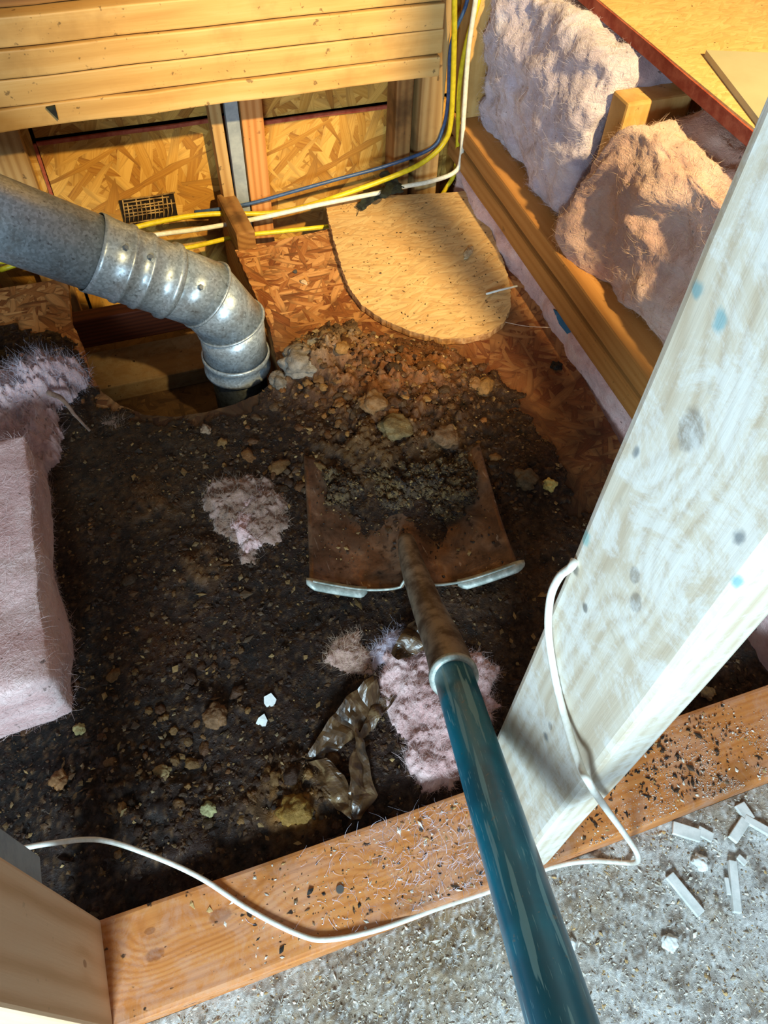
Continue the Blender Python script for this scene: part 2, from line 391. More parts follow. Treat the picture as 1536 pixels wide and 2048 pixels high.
def fluff_box(name, lo, hi, mat, parent=None, step=.006, amp=.012, ridge=.02, seed=0, sag=None, rnd=.02):
    """a batt: rounded box whose whole skin is displaced by layered noise"""
    lo = Vector(lo); hi = Vector(hi); bm = bmesh.new(); bmesh.ops.create_cube(bm, size=1)
    d = hi - lo; c = (hi + lo) / 2
    for v in bm.verts: v.co = Vector((v.co.x * d.x, v.co.y * d.y, v.co.z * d.z))
    for ax in range(3):
        n = int(d[ax] / step); no = Vector((0, 0, 0)); no[ax] = 1
        for k in range(1, n):
            co = Vector((0, 0, 0)); co[ax] = -d[ax] / 2 + d[ax] * k / n
            bmesh.ops.bisect_plane(bm, geom=bm.verts[:] + bm.edges[:] + bm.faces[:], plane_co=co, plane_no=no)
    h = d / 2
    for v in bm.verts:
        p = v.co.copy(); q = Vector([max(-h[i] + rnd, min(h[i] - rnd, p[i])) for i in range(3)]); dd = p - q
        nn = dd.normalized() if dd.length > 1e-6 else Vector((0, 0, 1))
        if dd.length > 1e-6: p = q + nn * rnd
        w_ = p + c
        s = Vector((seed * 3.1, seed * 1.7, 0))
        wk = Vector((w_.x, w_.y * .55 + w_.z * .35, w_.z)); a = noise.fractal((w_ * 7 + s), .9, 2, 3) * ridge * 1.3 - abs(noise.noise(wk * 17 + s)) * ridge * .9 + noise.fractal(w_ * 80 + s, .7, 2, 4) * amp * .3
        a += noise.noise(wk * 34 + s) * amp * .5
        v.co = p + nn * a
        if sag: v.co += sag(w_)
    o = bmobj(name, bm, mat, None, True)
    if parent is not None:
        o.parent = parent; bpy.context.view_layer.update(); o.matrix_parent_inverse = parent.matrix_world.inverted()
        o.matrix_world = Matrix.Translation(c)
    else: o.location = c
    return o

def inside_dist(px, py, poly):
    """signed distance to polygon (positive inside)"""
    P = np.asarray([(p[0], p[1]) for p in poly]); n = len(P); d = np.full(px.shape, 1e9); ins = np.zeros(px.shape, bool)
    for i in range(n):
        a = P[i]; b = P[(i + 1) % n]; e = b - a; t = np.clip(((px - a[0]) * e[0] + (py - a[1]) * e[1]) / (e @ e), 0, 1)
        d = np.minimum(d, np.hypot(px - a[0] - e[0] * t, py - a[1] - e[1] * t))
        c = ((a[1] > py) != (b[1] > py)) & (px < (b[0] - a[0]) * (py - a[1]) / (b[1] - a[1] + 1e-12) + a[0]); ins ^= c
    return np.where(ins, d, -d)

def nz(x, y, s, seed=0, oct=4, rough=.6):
    out = np.zeros(x.shape); fl = out.ravel(); xs = x.ravel(); ys = y.ravel()
    for i in range(fl.size): fl[i] = noise.fractal((xs[i] * s, ys[i] * s, seed * 7.3), 1 - rough + .4, 2.0, oct)
    return out

def grid_mesh(name, X, Y, Z, keep, mat, parent=None, cols=None, skirt=None, smooth=True):
    ny, nx = X.shape; idx = -np.ones(X.shape, int)
    cell = keep[:-1, :-1] & keep[1:, :-1] & keep[:-1, 1:] & keep[1:, 1:]
    used = np.zeros_like(keep); used[:-1, :-1] |= cell; used[1:, :-1] |= cell; used[:-1, 1:] |= cell; used[1:, 1:] |= cell
    idx[used] = np.arange(used.sum()); V = np.stack([X[used], Y[used], Z[used]], 1)
    a, b = np.nonzero(cell); Fc = np.stack([idx[a, b], idx[a, b + 1], idx[a + 1, b + 1], idx[a + 1, b]], 1)
    C = cols[used] if cols is not None else None
    if skirt is not None:
        from collections import Counter
        ed = np.concatenate([Fc[:, [0, 1]], Fc[:, [1, 2]], Fc[:, [2, 3]], Fc[:, [3, 0]]]); key = np.sort(ed, 1); u, inv, cnt = np.unique(key[:, 0] * 10 ** 7 + key[:, 1], return_inverse=True, return_counts=True)
        be = ed[cnt[inv] == 1]; bv = np.unique(be); mp = {int(v): len(V) + i for i, v in enumerate(bv)}
        low = V[bv].copy(); low[:, 2] = np.minimum(low[:, 2], skirt); V = np.concatenate([V, low])
        if C is not None: C = np.concatenate([C, C[bv]])
        sf = np.array([[int(e[1]), int(e[0]), mp[int(e[0])], mp[int(e[1])]] for e in be]); Fc = np.concatenate([Fc, sf])
    return meshobj(name, V, Fc, mat, parent, smooth, C)

def mound(name, poly, z0, h, mat, parent=None, step=.0025, fall=.015, ragged=.012, rs=60, rough=.35, seed=1, base=None, lump=30):
    P = np.array([(p[0], p[1]) for p in poly]); x0, y0 = P.min(0) - ragged - .004; x1, y1 = P.max(0) + ragged + .004
    X, Y = np.meshgrid(np.arange(x0, x1, step), np.arange(y0, y1, step))
    sd = inside_dist(X, Y, poly) + nz(X, Y, rs, seed, 4) * ragged
    hh = h * (1 - np.exp(-np.maximum(sd, 0) / fall)) * np.clip(.75 + .6 * nz(X, Y, lump, seed + 2, 4), .15, 2) + np.abs(nz(X, Y, 120, seed + 5, 4)) * h * rough
    b = base(X, Y) if base else 0
    o = grid_mesh(name, X, Y, z0 + hh + b, sd > 0, mat, parent, skirt=z0 + (float(np.min(b)) if base else 0) - .001)
    return o

# ================================================================== STRUCTURE
# floor of the recess: one oriented-strand sheet with a U-shaped hole cut round the duct
HOLE = [onz(470, 500), onz(540, 655), onz(556, 735), onz(548, 762), onz(520, 786), onz(470, 808), onz(420, 822), onz(350, 834), onz(290, 830), onz(240, 810), onz(205, 785), onz(180, 745), onz(165, 690), onz(142, 640), onz(135, 556)]
floor_poly = [(-.75, 0.0), (.56, 0.0), (.594, .485), (.654, 1.134)] + [HOLE[0][:2]] + [tuple(p[:2]) for p in HOLE[1:]] + [(-.75, 1.12)]
fl = prism('floor', floor_poly, -.012, 0, M['osb_floor'], None, ragged=.0018, step=.006); tag(fl, kind='structure')
ff = prism('floor', [(-.75, -.6), (1.0, -.6), (1.0, 0), (-.75, 0)], -.012, 0, M['osb_dirty']); tag(ff, kind='structure')
# wall behind: strand board panels with recessed red seams
def wallpanel(x0, x1, z0, z1, y, mat):
    a = beam('panel', (x0, y, (z0 + z1) / 2), (x1, y, (z0 + z1) / 2), (z1 - z0), .012, mat, WB, up=(0, -1, 0), bevel=.001); return a
WB = empty('wall_back', (0.3, 1.256, 0)); WB['kind'] = 'structure'
wallpanel(-.8, -.118, -.32, .5, 1.256, M['osb_wall']); wallpanel(-.112, .2, -.32, .150, 1.256, M['osb_wall']); wallpanel(.203, .62, -.32, .132, 1.256, M['osb_wall'])
wallpanel(-.112, .2, .158, .5, 1.262, M['osb_wall']); wallpanel(.203, .62, .140, .5, 1.262, M['osb_wall']); wallpanel(.623, 1.2, -.32, .6, 1.262, M['osb_wall'])
beam('seam_paint', (-.112, 1.2485, .153), (.2, 1.2485, .153), .006, .004, M['red_paint'], WB, bevel=0, wob=.002, up=(0, -1, 0))
beam('seam_paint', (.203, 1.2485, .136), (.6, 1.2485, .136), .006, .004, M['red_paint'], WB, bevel=0, wob=.002, up=(0, -1, 0))
beam('seam_paint', (-.115, 1.2485, -.1), (-.115, 1.2485, .153), .005, .004, M['red_paint'], WB, bevel=0, wob=.001, up=(0, -1, 0))
# roof deck out of view, closing the recess from above
rd = prism('ceiling', [(-.9, -.1), (1.6, -.1), (1.6, 1.4), (-.9, 1.4)], 0, .02, M['roof']); tag(rd, kind='structure')
for v in rd.data.vertices: v.co.z += .50 + (1.3 - v.co.y) * 1.15 if v.co.y < 1.3 else .5
wb = prism('wall_back', [(-.9, 1.28), (1.3, 1.28), (1.3, 1.29), (-.9, 1.29)], -.32, .7, M['dark_void']); tag(wb, kind='structure')  # added backing, keeps the bright background out of the panel seams
wr = prism('wall_right', [(.79, -.05), (.80, -.05), (.80, 1.27), (.79, 1.27)], -.2, .372, M['osb_wall']); tag(wr, kind='structure')
sb = prism('floor', [(.5, -.05), (.80, -.05), (.80, 1.27), (.5, 1.27)], -.13, -.12, M['dark_void']); tag(sb, kind='structure')  # added near-black sheet closing the gap below the side wall
# bay under the hole
bay = prism('floor', [(-.25, .5), (.165, .5), (.165, 1.26), (-.25, 1.26)], -.20, -.19, M['osb_dirty']); tag(bay, kind='structure')

# ================================================================== TIMBERS
# joists under the recess floor
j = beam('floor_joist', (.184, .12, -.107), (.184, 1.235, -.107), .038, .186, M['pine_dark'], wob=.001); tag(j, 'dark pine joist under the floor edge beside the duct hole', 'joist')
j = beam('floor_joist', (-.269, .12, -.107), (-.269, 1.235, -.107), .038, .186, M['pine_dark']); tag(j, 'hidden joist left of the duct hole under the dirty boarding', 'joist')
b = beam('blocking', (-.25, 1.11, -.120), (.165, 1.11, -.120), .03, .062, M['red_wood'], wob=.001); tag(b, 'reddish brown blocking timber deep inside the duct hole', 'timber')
b = beam('ledger_board', (-.25, 1.035, -.172), (.165, 1.035, -.172), .10, .036, M['ledger'], wob=.001); tag(b, 'pale dusty board lying flat at the bottom of the duct hole', 'timber')

# bottom plate of the knee wall
PX = (-.75 + .9) / 2
kn = lambda px, py: onz(px, py, .038)
def loc_plate(px, py): q = kn(px, py); return (q.x - PX, q.y - .0445, .019)
plate_knots = [loc_plate(440, 1832) + (.012,), loc_plate(310, 1910) + (.010,), loc_plate(1510 / 2 + 0, 1720) + (.006,), loc_plate(865, 1663) + (.006,), loc_plate(300, 1862) + (.006,)]
M['plate'] = wood('plate_pine', 'A25A24', 'CB7F40', 'DC9A5A', knots=plate_knots, specks=1.0, rings=105, ringamt=.28, stain=('7a4a22', .55), dust='D8CEC6', dustamt=.16, kcol='7a3c1a', off=(0, .07, .03))
pl = beam('bottom_plate', (-.75, .0445, .019), (.9, .0445, .019), .089, .038, M['plate'], bevel=.004, wob=.0012)
tag(pl, 'orange-brown knotty timber plate running along the edge of the recess', 'timber')

# the three studs of the knee wall
SH = 1.9
def loc_stud(px, py):
    q = onx(px, py, .19); return (q.z - (.038 + SH / 2), q.y - .0445, .019)
M['stud'] = wood('pale_stud_pine', 'B39C7E', 'CFC2AC', 'DDD6C6',
    knots=[loc_stud(1380, 862) + (.013,), loc_stud(1270, 1150) + (.007,), loc_stud(1100, 1452) + (.005,), loc_stud(1272, 1205) + (.008,)],
    marks=[loc_stud(1395, 580) + (.0035, '5E9AA4'), loc_stud(1440, 645) + (.004, '6AA6B0'), loc_stud(1172, 1075) + (.005, '7FB9B8'), loc_stud(1272, 905) + (.003, '5a666e'), loc_stud(1470, 1165) + (.0035, '4FA0B4'), loc_stud(1475, 1075) + (.0035, '566068'),
           loc_stud(1150, 1140) + (.004, '4a4a48'), loc_stud(1092, 1475) + (.004, '58646c'), loc_stud(1170, 1215) + (.003, '4a4a48')],
    kcol='6f6862', specks=.12, rings=60, ringamt=.4, dust='EDF1F0', dustamt=.5, off=(0, .03, -.03))
M['stud_l'] = wood('tan_stud_pine', 'C09468', 'DBB48C', 'E8C8A4', knots=[(-.88, 0, .019, .006)], specks=.18, rings=30, ringamt=.6, off=(0, .005, -.03))
st = beam('wall_stud', (.209, .0445, .038), (.209, .0445, .038 + SH), .089, .038, M['stud'], up=(-1, 0, 0), bevel=.0045, wob=.001)
tag(st, 'pale whitish stud with a big knot and teal paint marks, rising past the shovel handle', 'stud')
st = beam('wall_stud', (-.199, .0445, .038), (-.199, .0445, .038 + SH), .089, .038, M['stud_l'], up=(1, 0, 0), bevel=.003)
tag(st, 'tan stud with arched grain in the lower left corner of the opening', 'stud')
st = beam('wall_stud', (.614, .0445, .038), (.614, .0445, .038 + SH), .089, .038, M['stud_l'], up=(1, 0, 0), bevel=.003)
tag(st, 'stud standing outside the right edge of the view', 'stud')
gs = beam('shim_strip', (-.205, .1035, .178), (-.205, .1035, 1.9), .024, .036, M['grey_paint'], up=(1, 0, 0), bevel=.001); tag(gs, 'weathered grey strip fixed behind the tan stud at lower left', 'trim strip')

# stacked boards across the top of the recess
zs = [.248, .280, .317, .354, .392, .430]; yo = [.0, .003, .001, .004, .03, .05]; xr = [.530, .534, .531, .536, .53, .53]
names = ['lowest board of the stack, with a ragged lower edge and a dark notch', 'second board up in the pale pine stack', 'third board up in the pale pine stack', 'fourth board up in the pine stack, with a round knot', 'dim set-back board at the top of the pine stack']
for i in range(5):
    b = beam('stacked_board', (-.75, 1.1 + .0445 + yo[i], (zs[i] + zs[i + 1]) / 2), (xr[i], 1.1 + .0445 + yo[i], (zs[i] + zs[i + 1]) / 2), .089, zs[i + 1] - zs[i] - .0022, M['pine_board'] if i < 4 else M['pine_dark'], bevel=.0022, wob=.0014 if i else .003)  # top board takes the darker pine, its shade put into the colour
    tag(b, names[i], 'board', 'boards stacked over the back of the recess')
nq = ony(103, 222, 1.098); nk = meshobj('dark_tag', [nq + Vector(v) for v in ((-.006, -.002, .006), (.007, -.003, .007), (.006, -.004, -.012), (-.006, .002, .006), (.007, .002, .007), (.006, .002, -.012))], [(0, 2, 1), (3, 4, 5), (0, 1, 4, 3), (1, 2, 5, 4), (2, 0, 3, 5)], M['black'])
tag(nk, 'small dark triangular scrap caught on the lowest stacked board', 'scrap')

# framing against the back wall
st = beam('back_stud', (.2385, 1.2225, -.3), (.2385, 1.2225, .33), .05, .038, M['pine_orange'], up=(1, 0, 0), bevel=.003); tag(st, 'orange pine stud with a dark nail hole against the back strand board', 'stud')
g = ony(466, 230, 1.19); g2 = ony(492, 430, 1.19)
st = beam('grey_batten', (g2.x, 1.208, -.12), (g.x, 1.208, .33), .018, .022, M['grey_paint'], up=(1, 0, 0), bevel=.001); tag(st, 'narrow grey painted batten left of the orange pine stud', 'batten')
st = beam('back_stud', (.186, 1.226, -.1), (.176, 1.226, .33), .04, .02, M['pine_old'], up=(1, 0, 0), bevel=.002); tag(st, 'thin brown timber edge left of the grey batten', 'batten')
st = beam('back_stud', (.512, 1.222, -.3), (.512, 1.222, .4), .05, .032, M['pine_dark'], up=(1, 0, 0), bevel=.003); tag(st, 'dim brown stud left of the pair in the back right corner', 'stud')
st = beam('back_stud', (.560, 1.215, -.3), (.560, 1.215, .5), .06, .045, M['pine_old'], up=(1, 0, 0), bevel=.003); tag(st, 'brown stud behind the cables in the back right corner', 'stud')
q = ony(75, 300, 1.235)
st = beam('back_stud', (-.155, 1.235, -.3), (-.155, 1.235, .4), .03, .05, M['pine_old'], up=(1, 0, 0), bevel=.002); tag(st, 'pale timber strip left of the red seam at the back', 'stud')
jb = beam('joist_end', (.186, 1.09, .012), (.178, 1.22, .012), .034, .045, M['pine_dark'], bevel=.004, wob=.001); tag(jb, 'short weathered joist end sticking out beside the duct hole', 'timber')

# side wall: double plate, studs
def sidex(y, z): return .607 + (y - 1.0) * .019
RZ = .046
a0, a1 = 1.215, .12
r1 = beam('side_plate', (.6085 + .0445 + .004, a0, RZ + .0175), (.6085 + .0445 - .018, a1, RZ + .0175), .089, .035, M['rail'], bevel=.004, wob=.0015)
tag(r1, 'lower tan plate of the side wall, just above the pink fluff strip', 'timber', 'double plate of the side wall')
r2 = beam('side_plate', (.610 + .0445 + .004, a0, RZ + .0615), (.610 + .0445 - .020, a1, RZ + .0615), .089, .036, M['rail'], bevel=.004, wob=.002)
tag(r2, 'upper tan plate of the side wall under the insulation batts', 'timber', 'double plate of the side wall')
s = beam('side_stud', (.705, .783, RZ + .079), (.705, .783, .345), .040, .100, M['pine_board'], up=(1, 0, 0), bevel=.004); tag(s, 'stud between the two pink batts, its sawn top lit bright orange', 'stud')
s = beam('corner_post', (.645, 1.212, RZ + .079), (.645, 1.212, .7), .05, .05, M['pine_board'], up=(1, 0, 0), bevel=.003); tag(s, 'pale corner post beside the vertical cables', 'post')
s = beam('corner_block', (.575, 1.20, .375), (.66, 1.20, .385), .05, .035, M['pine_orange'], bevel=.003); tag(s, 'short orange block behind the cables at the top', 'block')

# raised sheet with red painted edge
PT = empty('strand_panel', (.9, .8, .39), 'strand board sheet with a red painted edge above the side wall', 'panel')
p1 = prism('board', [(.692, .1), (1.5, .1), (1.5, 1.35), (.692, 1.35)], .383, .400, M['osb_top'], PT)
p2 = beam('painted_edge', (.6915, .1, .388), (.6915, 1.35, .391), .003, .017, M['red_paint'], PT, bevel=0, wob=.001); p2['label'] = 'rough red painted edge'
ol = prism('flat_board', [(.737, .748), (1.5, .475), (1.5, -.1), (.69, .1), (.691, .555)], .4005, .408, M['olive']); tag(ol, 'plain olive-grey sheet lying on the strand board at upper right', 'board')

# ================================================================== INSULATION
def batt(name, label, lo, hi, mat, fib, n, seed, group=None, **k):
    o = fluff_box(name, lo, hi, mat, seed=seed, **k)
    tag(o, label, 'insulation', group)
    P, Nn = surf_samples(o, n); fibres('loose_fibres', P, Nn, .013, .00032, fib, None).parent = o
    return o
batt('insulation_batt', 'tall lavender-pink batt in the back corner of the side wall', (.640, .812, .118), (.76, 1.185, .385), M['pink_pale'], M['fibre_lav'], 26000, 1, step=.0055, ridge=.016, rnd=.028, sag=lambda p: Vector((-.012 * math.exp(-((p.z - .3) / .08) ** 2) + .02 * max(0, p.z - .3) / .1, 0, 0)))
batt('insulation_batt', 'torn pinkish-tan batt between the sawn stud and the pale stud', (.632, .22, .118), (.76, .790, .352), M['pink_deep'], M['fibre_tan'], 26000, 2, step=.0055, ridge=.02, rnd=.028, sag=lambda p: Vector((-.010 * min(1, max(0, (p.y - .70) / .05)), 0, -.055 * min(1, max(0, (p.y - .70) / .06)) ** 2 * (1 if p.z > .2 else 0) * min(1, (p.z - .2) / .1 if p.z > .2 else 0))))
batt('insulation_strip', 'narrow strip of pink fluff between the floor edge and the side plates', (.612, .0, -.10), (.68, 1.19, .045), M['pink'], M['fibre'], 9000, 3, step=.008, ridge=.012, amp=.008)
batt('insulation_batt', 'thick pink batt lying at the left edge of the recess', (-.42, .308, .006), (-.185, .66, .100), M['pink'], M['fibre'], 22000, 4, step=.005, ridge=.007, amp=.003, rnd=.008)

# ================================================================== DEBRIS FIELD
X, Y = np.meshgrid(np.arange(-.42, .62, .0028), np.arange(.088, 1.0, .0028))
def g(cx, cy, r, px=False): return np.exp(-(((X - cx) ** 2 + (Y - cy) ** 2) / r ** 2))
def gp(u, v, r): q = onz(u, v); return g(q.x, q.y, r)
N1 = nz(X, Y, 14, 1, 5); N2 = nz(X, Y, 55, 2, 4); N3 = nz(X, Y, 160, 3, 3)
heap = .030 * gp(700, 735, .075) + .028 * gp(620, 760, .05) + .026 * gp(800, 800, .07) + .012 * gp(900, 760, .06) + .024 * gp(730, 900, .07) + .018 * gp(900, 880, .06) + .012 * gp(1060, 960, .03)
heap += .010 * gp(300, 1020, .05) + .012 * gp(400, 1140, .04) + .014 * gp(580, 1600, .05) + .012 * gp(150, 1620, .05) + .010 * gp(260, 1600, .06) + .010 * gp(430, 1430, .03) + .008 * gp(330, 1640, .06)
# coverage: thick dark layer left and front, bare boards to the right and by the cut piece
q1 = inside_dist(X, Y, [onz(p[0], p[1]) for p in [(-200, 640), (170, 700), (230, 815), (420, 838), (560, 770), (560, 690), (700, 668), (880, 700), (1010, 790), (1080, 900), (1150, 950), (1190, 1040), (1260, 1130), (1420, 1240), (1600, 1290), (1700, 1400), (1100, 1800), (-300, 2000)]])
cover = q1 + N1 * .05 + N2 * .012
thick = np.clip(cover / .05, 0, 1)
Hs = .0015 + thick * (.004 + .004 * (N1 + .5)) + heap * (1 + .35 * N2)
lumps = np.maximum(0, N2 * .5 + N3 * .4) * (.003 + heap * .28)
Hs = Hs + lumps
hd = inside_dist(X, Y, HOLE + [Vector((.164, 1.2, 0)), Vector((-.12, 1.2, 0))])
Hs = np.maximum(Hs * np.clip((-hd) / .012 + .25, 0.05, 1), .0008)
keep = (cover > 0) & (hd < -.001) & (X < .03 * (Y - 1) + .605)
def C3(h): return np.array(hexc(h)[:3])
def lay(base, m, c): m = np.clip(m, 0, 1)[..., None]; return base * (1 - m) + C3(c) * m
col_ = np.zeros(X.shape + (3,)) + C3('2a1a10')
col_ = lay(col_, (N1 + .1) * .9, '3c2417')
col_ = lay(col_, .95 * gp(200, 950, .13) + .6 * gp(330, 900, .09), '4a4036')
col_ = lay(col_, (gp(770, 760, .10)) * (.9 + N2), '6e4a2a')
col_ = lay(col_, (gp(620, 720, .055) + .7 * gp(700, 690, .04)) * (.8 + N2), '7d7468')
col_ = lay(col_, (gp(860, 740, .05)) * .8, '85592f')
col_ = lay(col_, (gp(730, 930, .06) + gp(900, 930, .05)) * (.7 + N2 * 1.2), '5f4a2c')
col_ = lay(col_, (gp(300, 1020, .035) + gp(410, 1150, .03)) * (.7 + N2), '6e5230')
col_ = lay(col_, (gp(590, 1620, .03)) * (1 + N2), '9a7432')
col_ = lay(col_, (gp(1090, 1200, .12)) * (.8 + N1), '5c4836')
col_ = lay(col_, gp(60, 1500, .13) * .95, '120d08')  # near-black patches at left: the recess shadow painted into the dirt colour
col_ = lay(col_, gp(100, 1280, .06) * .8, '120d08')
col_ = lay(col_, gp(330, 1270, .05) * (.7 + N1) , '4c3018')
col_ = lay(col_, np.clip(N3 * 1.2 - .15, 0, .6), '7a6448')
col_ = lay(col_, np.clip(-N2 * 1.6 - .3, 0, .7), '120c08')
shade_mul = np.clip(.42 + 13 * heap, 0, 1)[..., None]; col_ = col_ * shade_mul  # dims dirt away from the heaps, recess shade put into its colour
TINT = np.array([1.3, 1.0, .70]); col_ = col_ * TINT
cols = np.concatenate([col_, np.ones(X.shape + (1,))], 2)
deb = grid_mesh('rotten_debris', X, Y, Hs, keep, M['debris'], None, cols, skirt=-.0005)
tag(deb, 'dark brown rotted dirt and droppings covering the recess floor', 'debris', None, 'stuff')

def bilin(x, y):
    i = np.clip(((y - Y[0, 0]) / .0028), 0, X.shape[0] - 2); j = np.clip(((x - X[0, 0]) / .0028), 0, X.shape[1] - 2)
    return np.where(keep[i.astype(int), j.astype(int)], Hs[i.astype(int), j.astype(int)], 0.0)

def grains(name, P, size, cols, mat, flat=.45, parent=None, stretch=1.0):
    """many small irregular octahedral crumbs"""
    n = len(P); O = np.array([[1, 0, 0], [0, 1, 0], [-1, 0, 0], [0, -1, 0], [0, 0, 1], [0, 0, -1]], float)
    V = np.repeat(O[None], n, 0) * rng.uniform(.55, 1.3, (n, 6, 1)); V[:, :, 0] *= stretch * rng.uniform(.7, 1.5, (n, 1)); V[:, :, 2] *= flat
    a = rng.uniform(0, 6.28, n); b = rng.normal(0, .5, n)
    c, s = np.cos(b), np.sin(b); y = V[:, :, 1] * c[:, None] - V[:, :, 2] * s[:, None]; z = V[:, :, 1] * s[:, None] + V[:, :, 2] * c[:, None]
    c, s = np.cos(a), np.sin(a); x = V[:, :, 0]; V = np.stack([x * c[:, None] - y * s[:, None], x * s[:, None] + y * c[:, None], z], 2)
    V = V * np.asarray(size)[:, None, None] + P[:, None, :]
    T = np.array([[0, 1, 4], [1, 2, 4], [2, 3, 4], [3, 0, 4], [1, 0, 5], [2, 1, 5], [3, 2, 5], [0, 3, 5]])
    Fc = (np.arange(n) * 6)[:, None, None] + T[None]
    cc = np.repeat(np.concatenate([cols, np.ones((n, 1))], 1)[:, None], 6, 1)
    return meshobj(name, V.reshape(-1, 3), Fc.reshape(-1, 3), mat, parent, False, cc.reshape(-1, 4))

def pal(n, names, p=None):
    A = np.array([C3(h) for h in names]) * [1.08, 1, .88]; return A[rng.choice(len(A), n, p=p)] * rng.uniform(.7, 1.25, (n, 1))
n = 52000
gx = rng.uniform(-.42, .58, n); gy = rng.uniform(.088, .99, n); gi = ((gy - Y[0, 0]) / .0028).astype(int).clip(0, X.shape[0] - 1); gj = ((gx - X[0, 0]) / .0028).astype(int).clip(0, X.shape[1] - 1)
cv = cover[gi, gj]; ok = (hd[gi, gj] < -.004) & (gx < .03 * (gy - 1) + .585) & (rng.uniform(0, 1, n) < np.clip(.10 + cv / .04, .0, 1)) & (rng.uniform(0, 1, n) < .45 + .9 * np.clip(N1[gi, gj] + .3, 0, 1) + heap[gi, gj] * 30)
gx, gy, gi, gj = gx[ok], gy[ok], gi[ok], gj[ok]; n = len(gx)
sz = np.abs(rng.lognormal(-6.75, .55, n)).clip(.0005, .0065)
gz = bilin(gx, gy) + sz * .2
bc = pal(n, ['20140c', '3a2415', '55381f', '6b4d2e', '8a6c48', 'a68c64', '4a3a2c', 'c2b08c'], [.27, .25, .2, .12, .07, .035, .04, .015])
loc = col_[gi, gj]; bc = bc * (.34 + 6 * np.clip(heap[gi, gj], 0, .03))[:, None] + loc * .6  # crumbs off the heaps carry the same painted shade
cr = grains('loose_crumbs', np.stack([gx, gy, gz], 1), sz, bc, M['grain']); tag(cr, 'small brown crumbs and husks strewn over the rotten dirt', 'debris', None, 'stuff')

n = 1900; gx = rng.uniform(-.42, .58, n); gy = rng.uniform(.10, .95, n); gi = ((gy - Y[0, 0]) / .0028).astype(int).clip(0, X.shape[0] - 1); gj = ((gx - X[0, 0]) / .0028).astype(int).clip(0, X.shape[1] - 1)
ok = (hd[gi, gj] < -.006) & (cover[gi, gj] > .012) & (gx < .56); gx, gy = gx[ok], gy[ok]; n = len(gx); sz = rng.lognormal(-6.15, .38, n).clip(.0012, .006)
hk = grains('dry_husks', np.stack([gx, gy, bilin(gx, gy) + sz * .35], 1), sz, pal(n, ['8a7048', '6b5434', 'a68c60', '4c3a26', '5c4a38', 'b8a478'], [.22, .26, .1, .24, .15, .03]) * .8, M['grain'], flat=.22, stretch=1.3)
tag(hk, 'flat tan husks and shells among the dark dirt', 'debris', None, 'stuff')
# chunks of caked dirt on the heaps
def chunks(name, spots, label):
    V = []; Fc = []; Cc = []; b0 = bmesh.new(); bmesh.ops.create_icosphere(b0, subdivisions=3, radius=1); bv = [v.co.copy() for v in b0.verts]; bf = [[v.index for v in f.verts] for f in b0.faces]; b0.free()
    pc = ['3a2616', '55391f', '6e4c2a', '4a3a2a', '7a5c38', '85683f']
    for (x, y, r) in spots:
        z = float(bilin(np.array([x]), np.array([y]))[0]); sd = Vector((x * 99, y * 99, 0)); o0 = len(V); a = random.random() * 6; c = C3(random.choice(pc)) * [1.2, 1, .75] * random.uniform(.5, 1.0) * (1 if y > .5 else .6)  # chunks nearer the front darkened too, shade put into their colour
        sx_, sy_, sz_ = r * random.uniform(.7, 1.4), r * random.uniform(.6, 1.1), r * random.uniform(.35, .7)
        for p in bv:
            k = 1 + .45 * noise.noise(p * 1.6 + sd) + .22 * noise.noise(p * 5 + sd); q = Vector((p.x * sx_ * k, p.y * sy_ * k, p.z * sz_ * k)); V.append((x + q.x * math.cos(a) - q.y * math.sin(a), y + q.x * math.sin(a) + q.y * math.cos(a), z + q.z + sz_ * .1)); Cc.append(tuple(c) + (1,))
        Fc += [[i + o0 for i in f] for f in bf]
    o = meshobj(name, V, Fc, M['debris'], None, True, np.array(Cc)); return tag(o, label, 'debris', None, 'stuff')
sp_ = []
for (u, v, r, n_) in [(700, 735, 70, 70), (620, 790, 60, 45), (800, 810, 80, 60), (900, 780, 90, 45), (700, 850, 60, 40), (540, 900, 110, 45), (330, 1480, 170, 60), (560, 1590, 100, 55), (350, 1600, 120, 45), (330, 1150, 120, 30), (1000, 960, 70, 25), (430, 1300, 140, 30)]:
    for k in range(n_):
        q = onz(random.gauss(u, r * .6), random.gauss(v, r * .5)); i_ = int((q.y - Y[0, 0]) / .0028); j_ = int((q.x - X[0, 0]) / .0028)
        if 0 <= i_ < X.shape[0] and 0 <= j_ < X.shape[1] and keep[i_, j_] and hd[i_, j_] < -.008 and q.y > .1: sp_.append((q.x, q.y, min(.013, random.lognormvariate(-5.35, .45)) * (1 if v < 950 else .65)))
chunks('dirt_chunks', sp_, 'caked brown chunks heaped around the shovel and over the recess floor')

